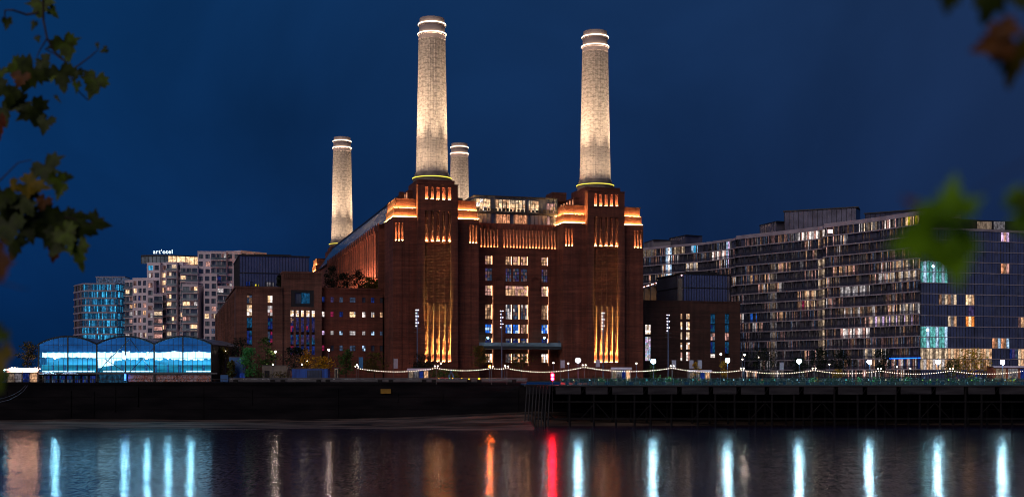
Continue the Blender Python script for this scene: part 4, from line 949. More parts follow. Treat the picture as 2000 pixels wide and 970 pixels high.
# boards with a bold abstract pattern below the two right bays
mu = mat('abstract_mural')
t_ = N('ShaderNodeTexCoord'); v_ = N('ShaderNodeTexVoronoi', feature='SMOOTH_F1', ins={2: 0.55, 'Randomness': 1.0}); n_ = N('ShaderNodeTexNoise', ins={2: 1.1, 3: 2.0, 8: 2.0}); LK(t_.outputs['Object'], n_.inputs[0])
LK(t_.outputs['Object'], v_.inputs[0]); cr = N('ShaderNodeValToRGB'); cr.color_ramp.interpolation = 'CONSTANT'; LK(n_.outputs[0], cr.inputs[0])
e_ = cr.color_ramp.elements; e_[0].position = 0; e_[0].color = (.50,.38,.44,1); e_[1].position = .46; e_[1].color = (.02,.015,.03,1)
for p_, c_ in ((.50,(.55,.16,.08,1)), (.56,(.60,.45,.42,1)), (.60,(.03,.02,.04,1)), (.64,(.5,.12,.10,1)), (.7,(.35,.27,.33,1))): q_ = e_.new(p_); q_.color = c_
bs = N('ShaderNodeBsdfPrincipled', ins={'Roughness': .7}); LK(cr.outputs[0], bs.inputs['Base Color']); out(bs.outputs[0], mu)
for k in range(7): window(GH, ghx(82+15*k), ghx(93+15*k), .3, zf-.7, 1.3, [LIT[q] for q in ('blue_lo','cyan_lo','blue_lo','cool_lo')], 3, 2, .06, name='glow_pane')  # added glowing panes stand for the blue light under the hall
cuts = [249, 281, 318, 346, 378, 414]
for k in range(5):
    b = MB(); b.box(ghx(cuts[k])+.05, .3, .05, ghx(cuts[k+1])-.05, .5, zf-.4); b.build('mural_board', mu, GH)

# ================================================================== small builders for street furniture
def copy_tree(o, parent=None):
    c = o.copy(); COL.objects.link(c); c.parent = parent
    for ch in list(o.children): copy_tree(ch, c)
    return c
ORD = ['first','second','third','fourth','fifth','sixth','seventh','eighth','ninth','tenth','eleventh','twelfth']
def street_lamp(loc_, h, r, em, name='street_lamp', pm=None):
    o = empty(name, loc_); b = MB(); b.lathe(0,0,[(.16,0),(.16,.5),(.07,.6),(.05,h-.35)], 8); b.build('post', pm or M['pole'], o)
    b = MB(); b.lathe(0,0,[(.05,h-.35),(.18,h-.30),(.18,h-.25),(.04,h-.24)], 10); b.lathe(0,0,[(r*.9,h+r*.7),(r*1.05,h+r*.75),(.05,h+r*1.2)], 10); b.build('lamp_housing', M['dark'], o)
    b = MB(); b.ball((0,0,h), r, 8); b.build('lamp', EM[em], o); return o
DL = 264.6
JET = 8.72
for i, px in enumerate((1129,1276,1421,1561,1698,1832,1958)):
    o = street_lamp((XA(px,DL), DL, JET), ZA((703,705,703,705,706,706,707)[i],DL)-JET, .5, 'lamp')
    tag(o, 'tall lamp with dazzling blue-white light, %s of the row from the red beacon' % ORD[i], 'street lamp', 'bright street lamps along the jetty')
for px, D, y, lab in ((538,300,686,'tall lamp with pinkish white light between the green trees'), (642,296,683,'tall lamp with pinkish white light right of the golden shrubs'),
                      (1408,318,691,'distant small warm lamp just left of the bright jetty lamp near the slit windows'), (1454,318,692,'distant warm lamp at the edge of the dark trees by the glass flats')):
    tag(street_lamp((XA(px,D),D,9.3), ZA(y,D)-9.3, .22, 'lampw'), lab, 'street lamp', 'warm street lamps')
for i, (px, D, y, k) in enumerate(((441,292,685,'small'),(533,290,711,'small'),(590,290,711,'small'),(600,300,704,'small'),(697,282,712,'small'),(861,290,709,'small'),(986,300,714,'small'),(1081,275,708,'small'),(1110,275,709,'small'),(1243,275,709,'small'),(1450,300,701,'small'),(1482,320,697,'small'),(1620,300,711,'small'),(1752,300,716,'small'),(1778,300,719,'small'),(412,285,723,'cyan'))):
    o = street_lamp((XA(px,D),D,9.3), ZA(y,D)-9.3, .16, k, 'lantern_post')
    tag(o, ['lantern at the left behind the hall hedge','lantern above the small black bin below the pink lamp','left lantern of the pair by the blue container','brighter right lantern of the pair by the blue container','round lantern where the bulb string starts','twin lantern under the lit shaft of the left tower','lantern in front of the station entrance beside the mast','lantern above the red beacon','lantern between the red beacon and the first bright lamp','lantern below the right tower\'s right corner','lantern between two slit windows and the flats','lantern in front of the dark trees by the flats','lantern below the dark tree before the brown flats','lantern under the blue light strip, left one','lantern under the blue light strip, right one','small cyan lantern at the right end of the arched hall'][i], 'lantern', 'small lanterns along the promenade')
# tall lighting masts with stacked spot lamps
def mast(px, D, ytop, lab):
    o = empty('lighting_mast', (XA(px,D), D, 9.3)); H = ZA(ytop,D)-9.3
    b = MB(); b.lathe(0,0,[(.17,0),(.10,H)], 8); b.build('pole', M['pole'], o)
    b = MB()
    for z in (H-4.6, H-5.6): b.box(-.8,-.05,z,.8,.05,z+.08)
    b.build('crossbar', M['grey'], o)
    for k in range(6):
        for s in (-1, 1):
            if k % 2 and s > 0: continue
            b = MB(); b.box(s*.26-.09,-.35,H-.2-k*.78,s*.26+.09,-.1,H-.04-k*.78); b.build('spot_lamp', EM['mast'], o)
    tag(o, lab, 'lighting mast', 'tall masts with stacked lamps')
mast(815,300,604,'tall mast with stacked lamps in front of the left tower'); mast(980,296,606,'tall mast with stacked lamps in front of the station entrance')
mast(1178,300,610,'tall mast with stacked lamps in front of the right tower'); mast(1305,305,614,'tall mast with stacked lamps in front of the right brick annexe')
# balcony lamps and the person on the balcony
for px, lab in ((953,'cyan lamp standing at the left end of the entrance balcony'), (1063,'cyan lamp standing at the right of the entrance balcony')):
    u, z = PS.onv(px, 659, -8.0); w = PS.w(u, -8.0, 9.153)
    tag(street_lamp(tuple(w), z-9.153, .26, 'lamp' if False else 'cyan'), lab, 'street lamp', 'cyan lamps on the balcony')
def person(loc_, lab, mcol, h=1.75, pose=0):
    v = [(0,0,.50),(0,0,.62),(0,0,.78),(0,0,.86),(0,0,.94), (.055,0,.27),(.06+.02*pose,0.01,.02), (-.055,0,.27),(-.06,0.01,.02), (.11,0,.80),(.14,-.02*pose,.63),(.13,-.05,.50), (-.11,0,.80),(-.14,0,.63),(-.12,-.04,.50)]
    e = [(0,1),(1,2),(2,3),(3,4),(0,5),(5,6),(0,7),(7,8),(2,9),(9,10),(10,11),(2,12),(12,13),(13,14)]
    rad = [.075,.07,.085,.035,.06,.045,.03,.045,.03,.04,.028,.02,.04,.028,.02]
    me = bpy.data.meshes.new('person'); me.from_pydata([(x*h,y*h,z*h) for x,y,z in v], e, []); me.materials.append(mcol)
    o = bpy.data.objects.new('person', me); COL.objects.link(o); o.location = loc_
    sk = o.modifiers.new('s','SKIN'); 
    for k, r_ in enumerate(rad): me.skin_vertices[0].data[k].radius = (r_*h, r_*h*.8)
    me.skin_vertices[0].data[0].use_root = True
    o.modifiers.new('d','SUBSURF').levels = 1
    tag(o, lab, 'person'); return o
M['cloth1'] = plain('dark_clothes', (.03,.05,.10)); M['cloth2'] = plain('red_clothes', (.35,.03,.03)); M['cloth3'] = plain('pale_clothes', (.30,.30,.34))
u, z = PS.onv(1092, 676, -9.5); w = PS.w(u, -9.5, 9.153)
person(tuple(w), 'person in dark clothes standing at the right end of the entrance balcony', M['cloth1'], 1.85)

# ================================================================== QUAY RAILING, boxes and small buildings (left half)
rl = tag(empty('quay_railing', (XA(730,279.4), 279.4, 8.75)), 'long low riverside railing with grey panels and dark posts above the river wall', 'railing')
def rx(px): return XA(px,279.4)-rl.location.x
zr0, zr1 = ZA(750,279.4)-8.75, ZA(737,279.4)-8.75
b = MB(); b.box(rx(444), 3.0, .3, rx(1030), 3.3, zr1-.05); b.build('rear_parapet', plain('pale_parapet', (.10,.10,.12), (.07,.07,.085), .2, stretch=(.2,1,1)), rl)
b = MB(); b.box(rx(0), -.1, zr0+1.05, rx(1030), .1, zr0+1.17); b.box(rx(0), -.05, zr0+.55, rx(440), .05, zr0+.6); b.build('top_rail', M['dark'], rl)
for a in (456,528,548,618,636,738,759,824,843,912,932,1000):
    b = MB(); b.box(rx(a), -.2, 0, rx(a)+1.0, .2, zr0+1.04); b.build('post', M['timber'], rl)
b = MB()
for a in range(0,450,14): b.box(rx(a)-.03, -.04, 0, rx(a)+.03, .04, zr0+1.04)
b.build('rail_posts', M['dark'], rl)
rq = random.Random(8)
for a, c in ((444,456),(466,527),(538,547),(558,617),(626,636),(646,737),(750,758),(768,823),(833,842),(853,911),(922,931),(941,999),(1008,1028)):
    b = MB(); b.box(rx(a)+1.0*0, 1.6, .1, rx(c), 1.7, 1.35); b.build('panel', plain('grey_panel', (.12,.12,.13), (.08,.08,.09), .5), rl)
    k = a+3
    b = MB()
    while k < c-4:
        if rq.random() < .7: b.box(rx(k), 1.45, 1.15, rx(k+rq.uniform(1.2,3)), 1.55, 1.30)
        k += rq.uniform(2,5)
    if b.v: b.build('panel_fitting', LIT['white_lo'], rl)
def slabbox(name, px0, px1, y0, y1, D, dep, m, lab, cat, extra=None, kind=None, zb=9.3):
    o = empty(name, (XA(px0,D), D, zb)); w = XA(px1,D)-XA(px0,D); h = ZA(y0,D)-zb
    b = MB(); b.box(0,0,0,w,dep,h,0); b.box(-.08,-.08,h+.003,w+.08,dep+.08,h+.15,1); b.build('shell', [m, M['grey']], o)
    if extra: extra(o, w, h)
    tag(o, lab, cat); return o
M['blue_paint'] = plain('blue_paint', (.03,.14,.62), (.02,.07,.35), .6, rough=.4, stretch=(3,1,.3)); M['blue_wall'] = plain('blue_wall', (.05,.16,.42), (.03,.10,.3), .3)
def cont(o, w, h):
    b = MB()
    for k in range(int(w/.35)): b.box(.1+k*.35,-.07,.1,.28+k*.35,-.003,h-.1)
    b.build('corrugation', M['blue_paint'], o)
    b = MB(); b.box(w*.43,-.16,.2,w*.82,-.08,h-.25,0); b.build('window', M['glass'], o)
    b = MB()
    for k in range(6): b.box(w*(.43+.078*k)-.04,-.22,.2,w*(.43+.078*k)+.04,-.165,h-.25)
    b.build('window_bars', M['dark'], o)
slabbox('container_kiosk', 570, 641, 720, 737, 286, 3, M['blue_paint'], 'bright blue corrugated container kiosk behind the quay railing', 'kiosk', cont)
slabbox('service_tower', 447.5, 474, 697, 737, 285, 3, M['blue_wall'], 'tall blue lit service block right of the arched hall', 'service block',
        lambda o, w, h: (MB().box(.4,-.06,.3,1.0,-.003,h*.45).box(.5,-.06,h*.6,.9,-.003,h-.6).build('louvre', M['dark'], o), MB().box(w*.8,-.3,0,w+.5,-.003,h*.35).build('door', LIT['blue_lo'], o), MB().box(-1.9,-.5,0,-.1,2.5,h*.28).build('ramp_wall', M['blue_wall'], o)))
slabbox('shed', 512, 560, 714, 738, 294, 5, M['stone'], 'low grey flat-roofed shed behind the bright green tree', 'shed', lambda o, w, h: MB().box(w*.1,-.06,.1,w*.3,-.003,h*.7).build('door', M['dark'], o))
slabbox('doorway_kiosk', 653, 661, 719, 737, 285, 1.5, M['dark'], 'small black kiosk with a pale door frame right of the blue container', 'kiosk', lambda o, w, h: MB().box(.1,-.06,0,.2,-.003,h-.2).box(w-.2,-.06,0,w-.1,-.003,h-.2).box(.1,-.06,h-.2,w-.1,-.003,h-.1).build('door_frame', LIT['cream_lo'], o))
def awn(o, w, h):
    b = MB(); b.add([(-.2,-1.0,h-.2),(w+.2,-1.0,h-.2),(w+.2,0,h+.25),(-.2,0,h+.25)],[(0,1,2,3)]); b.build('awning', M['white'], o)
    for k in range(4): b = MB(); b.box(w*(.05+.24*k),-.05,.5,w*(.24+.24*k),-.003,h-.4); b.build('glow_pane', LIT[('cream_lo','white_lo','blue_lo','warm')[k]], o)
slabbox('market_kiosk', 797, 838, 721, 738, 287, 3, M['grey'], 'grey kiosk with a white board between the banners before the left tower', 'kiosk', awn)
slabbox('market_kiosk', 1195, 1232, 719, 738, 283, 3, M['stone'], 'pale kiosk under the bulb string before the right tower', 'kiosk', awn)
slabbox('market_kiosk', 1345, 1388, 724, 738, 284, 3, M['grey'], 'low dim kiosk behind the first orange sapling', 'kiosk', awn)
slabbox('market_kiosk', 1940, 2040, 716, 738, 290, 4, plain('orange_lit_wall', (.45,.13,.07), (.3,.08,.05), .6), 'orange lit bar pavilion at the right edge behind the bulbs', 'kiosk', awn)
slabbox('restaurant_kiosk', 12, 74, 725, 748, 285, 6, M['grey'], 'low restaurant kiosk under the blazing warm fairy lights at the far left', 'kiosk', awn, zb=8.75)
def umbrella(px, D, lab):
    o = empty('parasol', (XA(px,D), D, 8.75)); b = MB(); b.tube([(0,0,0),(0,0,2.7)], .05, 6); b.build('pole', LIT['blue_lo'], o)
    b = MB(); b.lathe(0,0,[(2.1,2.35),(.05,3.0)], 8, cap=False); b.build('canopy', M['white'], o); tag(o, lab, 'parasol', 'parasols below the arched hall')
umbrella(94, 281.5, 'open pale parasol left of its pair below the first arch'); umbrella(136, 281.5, 'open pale parasol right of its pair below the first arch')
# fairy lights at the far left
o = empty('fairy_lights', (XA(44,283), 283, 8.75)); 
b = MB(); 
for r_ in range(3):
    for k in range(40):
        t = k/39; x = XA(14+60*t,283)-o.location.x; b.ball((x, r_*1.2, ZA(721.5-1.5*math.sin(math.pi*t)*-1-r_*1.8, 283)-8.75+.1*math.sin(k*1.7)), .11, 4)
b.build('bulbs', EM['fairy'], o)
b = MB()
for px in (12, 44, 75): b.tube([(XA(px,283)-o.location.x, 0, 0), (XA(px,283)-o.location.x, 0, ZA(718,283)-8.75)], .07, 5)
b.build('support_pole', M['dark'], o); tag(o, 'dense warm fairy lights strung over the restaurant terrace', 'fairy lights')
tag(street_lamp((XA(9,281.5),281.5,8.75), ZA(722,281.5)-8.75, .2, 'cyan'), 'bluish lamp at the far left end of the quay', 'street lamp')
# banners and small things on the promenade
def banner(px, D, y0, y1, m, lab, w=.95):
    o = empty('banner', (XA(px,D), D, 9.3)); b = MB(); b.tube([(-w/2-.06,0,0),(-w/2-.06,0,ZA(y0,D)-9.3+.2)], .05, 6); b.build('pole', M['grey'], o)
    b = MB(); b.box(-w/2,-.03,ZA(y1,D)-9.3,w/2,.03,ZA(y0,D)-9.3); b.build('cloth', m, o); tag(o, lab, 'banner', 'banners on poles')
M['ban_w'] = plain('pale_banner', (.42,.38,.46), (.3,.28,.36), 1.0); M['ban_b'] = plain('blue_banner', (.06,.28,.60), (.03,.16,.4), 1.0)
for px, D, y0, y1, m, lab in ((705,288,697,719,'ban_b','blue banner left of the pale banner by the left tower'), (773,288,700,719,'ban_w','pale upright banner at the left tower corner'), (1099,288,703,718,'ban_w','pale banner left of the first bright jetty lamp'), (1168,288,702,716,'ban_w','pale banner below the lit shaft of the right tower'),
    (1316.5,288,703,719,'ban_w','pale banner before the right brick annexe, left of three'), (1350.5,288,703,719,'ban_w','pale banner before the right brick annexe, middle of three'), (1367,288,703,719,'ban_w','pale banner before the right brick annexe, right of three'), (1527,288,707,722,'ban_w','pale banner left of the fourth bright lamp')):
    banner(px, D, y0, y1, M[m], lab)
# sculpture with blue light in its colour, and the coloured lanterns beside it
o = empty('sculpture', (XA(881,284),284,9.3)); b = MB(); b.box(-.5,-.5,0,.5,.5,.4); b.tube([(-.3,0,.4),(-.45,0,1.4),(0,0,2.3),(.5,0,1.5),(.55,0,.5)], .22, 8, r1=.14); b.tube([(0,0,2.3),(.1,0,2.9)], .25, 8); b.build('figure', plain('blue_lit_bronze', (.05,.25,.6), rough=.4, metal=.2), o); tag(o, 'blue lit abstract sculpture on a plinth before the left tower', 'sculpture')  # blue light on the figure is put into its base colour
for i, (px, c, sz) in enumerate(((857,'yellow',.16),(871,'red',.05),(878,'green',.16),(884,'yellow',.18),(902,'yellow',.17),(916,'yellow',.14),(936,'yellow',.2),(951,'yellow',.15),(957,'small',.12))):
    o = empty('table_lantern', (XA(px,281.3),281.3,8.78)); b = MB(); b.lathe(0,0,[(.25,0),(.25,.05),(.05,.08),(.05,.7)], 8); b.build('stand', M['dark'], o); b = MB(); b.ball((0,0,.7+sz+.35), sz); b.box(-.03,-.03,.7,.03,.03,1.1); b.build('lamp', EM[c], o)
    tag(o, {'yellow':'amber','red':'red','green':'green','small':'white'}[c]+' table lantern %s from the left below the bulb string' % ORD[i], 'lantern', 'coloured lanterns along the quay')
o = street_lamp((XA(956.5,281),281,8.78), ZA(715,281)-8.78, .24, 'orange', 'beacon_post'); tag(o, 'glowing orange beacon on a post before the station entrance', 'beacon')
# yellow board on the river wall, mooring rope
b = MB(); b.box(XA(743.5,278.6), 278.55, ZA(768,278.6), XA(763.5,278.6), 278.95, ZA(759,278.6)); tag(b.build('sign_board', plain('yellow_board', (.30,.17,.008), (.2,.11,.006), 1.0)), 'dim yellow board fixed to the dark river wall', 'sign')
b = MB(); b.tube([P(54,752,278.4), P(46,763,277), P(34,772,275), P(18,780,273), P(-6,786,271)], .06, 5); b.tube([P(50,752,278.4), P(40,762,277), P(26,770,275), P(10,776,273), P(-6,779,271)], .05, 5)
tag(b.build('mooring_rope', plain('pale_rope', (.16,.16,.2))), 'slack pale mooring rope hanging from the quay at the far left', 'rope')

# ================================================================== JETTY (right half)
JX0, JX1, JY0, JY1 = XA(1062,260), XA(2090,260), 260.0, 279.0
jt = tag(empty('jetty', (JX0, JY0, 0)), 'long timber-piled jetty with a concrete edge carrying the lamps and glass balustrade', 'jetty')
W_ = JX1-JX0; zd = JET
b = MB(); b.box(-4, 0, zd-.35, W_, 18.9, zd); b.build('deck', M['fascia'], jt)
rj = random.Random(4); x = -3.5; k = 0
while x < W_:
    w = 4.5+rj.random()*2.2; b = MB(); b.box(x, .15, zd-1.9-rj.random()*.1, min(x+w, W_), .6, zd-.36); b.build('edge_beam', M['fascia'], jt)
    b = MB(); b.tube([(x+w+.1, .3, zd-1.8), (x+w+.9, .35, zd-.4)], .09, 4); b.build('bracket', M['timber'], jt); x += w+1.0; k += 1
n = 0; x = 0.2
while x < W_ and n < 70:
    g = 3.3+rj.random()*2.2
    for yy, r_ in ((.5,.24),(8,.24)):
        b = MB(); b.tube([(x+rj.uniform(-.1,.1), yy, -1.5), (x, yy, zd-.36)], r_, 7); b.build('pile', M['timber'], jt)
    n += 2; x += g
for zc in (1.6, 3.4, 5.2):
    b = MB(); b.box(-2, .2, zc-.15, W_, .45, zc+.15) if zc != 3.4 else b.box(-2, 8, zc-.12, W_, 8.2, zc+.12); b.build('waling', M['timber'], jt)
for k in range(18):
    x = 2+k*6.0; b = MB(); b.tube([(x, .6, 1.7), (x+3.2*(1 if k%2 else -1), .6, 5.2)], .12, 5); b.build('cross_brace', M['timber'], jt)
for k in range(8):                                # raking fender piles at the jetty's left end
    xx = XA(1021+6.5*k,258)-JX0; b = MB(); b.tube([(xx+.3, -2+k*.1, -1.5), (xx+.9, -1.4+k*.15, zd-.1)], .15, 6); b.build('fender_pile', plain('grey_fender', (.02,.02,.024), (.012,.012,.015), 1.0), jt)
b = MB(); b.box(XA(1020,258)-JX0, -1.6, zd-.15, XA(1070,258)-JX0, -1.2, zd+.05); b.build('fender_cap', M['timber'], jt)
# glass balustrade, bay by bay
bl = tag(empty('glass_balustrade', (JX0, 260.2, JET)), 'long teal glass balustrade along the jetty edge', 'balustrade')
def teal_glass():
    m = mat('balustrade_glass'); a = N('ShaderNodeBsdfTransparent', ins={0: (.72,.86,.86,1)}); g_ = N('ShaderNodeBsdfPrincipled', ins={'Base Color': (.08,.26,.30,1), 'Roughness': .3}); x_ = N('ShaderNodeMixShader', ins={0: .17}); LK(a.outputs[0], x_.inputs[1]); LK(g_.outputs[0], x_.inputs[2]); return out(x_.outputs[0], m)
M['tg'] = teal_glass()
nbp = 54
for k in range(nbp):
    x0 = 3.6+(W_-3.6)*k/nbp; x1 = 3.6+(W_-3.6)*(k+1)/nbp-.12
    b = MB(); b.box(x0, 0, .08, x1, .03, 1.35); b.build('glass_panel', M['tg'], bl)
b = MB()
for k in range(nbp+1): x = 3.6+(W_-3.6)*k/nbp-.06; b.box(x-.04, -.04, 0, x+.04, .06, 1.45)
b.box(3.5, -.03, 1.36, W_, .05, 1.42); b.box(3.5, -.05, .003, W_, .08, .07); b.build('balustrade_frame', plain('teal_metal', (.08,.22,.26), rough=.4), bl)
# red beacon at the jetty corner
o = empty('red_beacon', (XA(1079,260.5), 260.5, JET)); h = ZA(735.5,260.5)-JET
b = MB(); b.tube([(0,0,0),(0,0,h+.8)], .06, 6); b.tube([(0,-.2,-6),(0,-.2,0)], .05, 6); b.build('post', M['dark'], o)
for dz in (.38, -.38): b = MB(); b.ball((0,-.15,h+dz), .33, 8); b.build('lamp', EM['red'], o)
tag(o, 'pair of glowing red beacon lamps, one above the other, at the jetty corner', 'beacon')
# a bar terrace seen through the glass: planters, tables, chairs, bins
rp = random.Random(12)
def planter(fm, big):
    o = empty('planter', (0,0,0)); b = MB(); b.box(-.45,-.25,0,.45,.25,.55); b.build('box', M['stone'] if big else M['grey'], o)
    b = MB(); R_ = random.Random(big+3)
    for k in range(90):
        c = Vector((R_.gauss(0,.38), R_.gauss(0,.18), .55+abs(R_.gauss(.3,.28)))); s = .10+.08*R_.random(); d1 = Vector((R_.uniform(-1,1),R_.uniform(-1,1),R_.uniform(-1,1))).normalized(); d2 = d1.orthogonal().normalized()
        b.quad(c-d1*s, c-d2*s*.5, c+d1*s, c+d2*s*.5)
    b.build('plant', fm, o); return o
protos = [planter(M['fol_green'], 0), planter(M['fol_bright'], 1), planter(M['fol_gold'], 2), planter(M['fol_dark'], 3)]
usedp = [False]*4
for k in range(58):
    px = 1100+k*15.6+rp.uniform(-4,4); D = 261.5+rp.random()*1.5; j = rp.choice([0,0,1,3,3,3,2 if k%4 == 0 else 3])
    if px > 2040: continue
    o = protos[j] if not usedp[j] else copy_tree(protos[j]); usedp[j] = True
    o.location = (XA(px,D), D, JET); s_ = rp.uniform(.8,1.35); o.scale = (s_, s_, s_)
    c = ('mid green leafy','fresh bright green','golden yellow','dark evergreen')[j]
    tag(o, c+' plant in a planter just behind the jetty\'s glass balustrade', 'planter', 'planters behind the balustrade, '+c)
for j in range(4):
    if not usedp[j]: protos[j].location = (XA(1500+j*20,262),262,JET); tag(protos[j], 'plant in a planter behind the balustrade', 'planter')
def table_set():
    o = empty('bistro_table', (0,0,0)); b = MB(); b.lathe(0,0,[(.4,.72),(.4,.75)], 12); b.build('tabletop', M['white'], o); b = MB(); b.tube([(0,0,0),(0,0,.72)], .04, 6); b.build('leg', M['dark'], o); return o
def chair():
    o = empty('chair', (0,0,0)); b = MB(); b.box(-.2,-.2,.43,.2,.2,.47); b.build('seat', M['panel'], o); b = MB(); b.box(-.2,.18,.47,.2,.21,.9); b.build('backrest', M['panel'], o)
    for sx_ in (-.18,.18):
        for sy in (-.18,.18): b = MB(); b.box(sx_-.02,sy-.02,0,sx_+.02,sy+.02,.43); b.build('leg', M['dark'], o)
    return o
tb, chp = table_set(), chair(); f1 = f2 = True
for k in range(20):
    px = 1200+k*40+rp.uniform(-8,8); D = 264.2
    o = tb if f1 else copy_tree(tb); f1 = False; o.location = (XA(px,D), D, JET); tag(o, 'small round white bistro table on the jetty terrace', 'table', 'bistro tables on the jetty terrace')
    for s in (-1, 1):
        o = chp if f2 else copy_tree(chp); f2 = False; o.location = (XA(px,D)+s*.75, D, JET); o.rotation_euler = (0,0,-s*R(90)); tag(o, 'pale chair drawn up to a bistro table on the jetty terrace', 'chair', 'chairs on the jetty terrace')
for i, (px, m, lab) in enumerate(((1383,'cloth2','person in red at the jetty balustrade below the orange saplings'), (1672,'cloth2','person in red between the fourth and fifth bright lamps'), (1869,'cloth2','person in red right of the sixth bright lamp'), (1325,'cloth3','person in pale clothes by the balustrade near the second bright lamp'),
                         (1519,'cloth3','person in pale clothes by the balustrade left of the fourth bright lamp'), (1610,'cloth1','person in dark clothes on the jetty right of the fourth bright lamp'), (1240,'cloth1','person in dark clothes on the jetty left of the second bright lamp'))):
    person((XA(px,263),263,JET), lab, M[m], 1.7, i % 2)

rl_ = random.Random(31); tl = {}
for k in range(44):
    px = 1105+k*20.3+rl_.uniform(-7,7); c = rl_.choice(['tl_w','tl_w','tl_w','tl_c','tl_c','tl_t','tl_r','tl_g'])
    if c not in tl:
        e_m = emit('table_lamp_'+c, {'tl_w':(1,.7,.4),'tl_t':(.1,.7,.7),'tl_c':(.6,.8,1),'tl_r':(1,.1,.08),'tl_g':(.6,.9,.1)}[c], 2.6, sample=True)
        o = empty('table_lamp', (0,0,0)); b = MB(); b.lathe(0,0,[(.10,0),(.10,.03),(.02,.05),(.02,.35)], 8); b.build('stand', M['dark'], o); b = MB(); b.lathe(0,0,[(.13,.32),(.08,.52)], 8); b.build('lamp_shade', e_m, o); tl[c] = o; q = o
    else: q = copy_tree(tl[c])
    q.location = (XA(px,263.2), 263.2, JET+rl_.choice([0,.4,.75]))
    if q.location.z > JET: 
        q.location.z = JET
        pl = empty('plinth', q.location); b = MB(); b.box(-.2,-.2,0,.2,.2,.7); b.build('block', M['stone'], pl); tag(pl, 'small pale plinth under a table lamp behind the balustrade', 'plinth', 'plinths behind the balustrade'); q.location.z = JET+.703
    cn_ = {'tl_w':'warm','tl_t':'teal','tl_c':'cool white','tl_r':'red','tl_g':'lime'}[c]
    tag(q, cn_+' little lamp glowing behind the jetty balustrade', 'lamp', cn_+' little lamps behind the balustrade')
for i in range(16):
    px = (1160,1205,1262,1300,1345,1368,1402,1445,1475,1540,1580,1640,1720,1760,1805,1915)[i]
    person((XA(px,265.5),265.5,JET), 'person in %s clothes strolling on the jetty behind the planters' % ('dark','pale')[i%2], M[('cloth1','cloth3')[i%2]], 1.62+.02*(i%8), i%3)['group'] = 'people in %s clothes strolling on the jetty' % ('dark','pale')[i%2]
# ================================================================== BULB STRINGS
sp_ = [(697,280,718.5),(852,278,718.2),(960,276,718.5),(990,276,718.5),(1141,262.6,716.3),(1313,262.6,718),(1450,262.6,722.5),(1590,262.6,722.5),(1718,262.6,723.5),(1858,262.6,723.5),(2004,262.6,723.0)]
names = ['from the round lantern to the lit left tower shaft','below the gap between left tower and entrance','short one by the orange beacon','from the entrance mast to the first bright lamp','between the first and second bright lamps','below the right annexe','below the brown flats\' left end','between the fourth and fifth bright lamps','between the fifth and sixth bright lamps','at the right edge']
ball_me = {}
for i in range(len(sp_)-1):
    (x0, D0, y0), (x1, D1, y1) = sp_[i], sp_[i+1]; a = P(x0,y0,D0); c = P(x1,y1,D1); Ln = (c-a).length
    o = empty('bulb_string', tuple(a)); sag = Ln*.045
    nbz = max(4, round((x1-x0)/4.55))
    def pt(t): q = (c-a)*t; q.z -= sag*4*t*(1-t); return q
    b = MB(); b.tube([pt(k/24) for k in range(25)], .02, 4); b.build('cable', M['dark'], o)
    if not ball_me:
        b = MB(); b.ball((0,0,0), .085, 6); tmp = b.build('bulb', EM['bulb'], o); ball_me[0] = tmp.data; tmp.location = pt(.5/nbz); k0 = 1
    else: k0 = 0
    for k in range(k0, nbz):
        q = bpy.data.objects.new('bulb', ball_me[0]); COL.objects.link(q); q.parent = o; q.location = pt((k+.5)/nbz)
    tag(o, 'sagging string of white bulbs '+names[i], 'bulb string', 'festoon bulb strings along the waterside')
for i, (x, D, y) in enumerate(sp_[:-1]):
    zb = JET if x > 1100 else 8.78
    if D > 279.9: zb = 9.3; D = 281
    o = empty('string_post', (XA(x,D), D, zb)); h = ZA(y,D)-zb; b = MB(); b.tube([(0,0,0),(0,0,h)], .06, 6); b.build('post', M['grey'], o)
    b = MB()
    for s in (-1, 1): b.tube([(0,0,h-.1),(s*.3,0,h+.35)], .03, 5); 
    b.build('fork', M['grey'], o)
    for s in (-1, 1): b = MB(); b.ball((s*.32,0,h+.42), .12, 6); b.build('lamp', EM['small'], o)
    tag(o, 'slim forked post holding the bulb string, %s post from the left' % ORD[i], 'post', 'posts of the bulb strings')

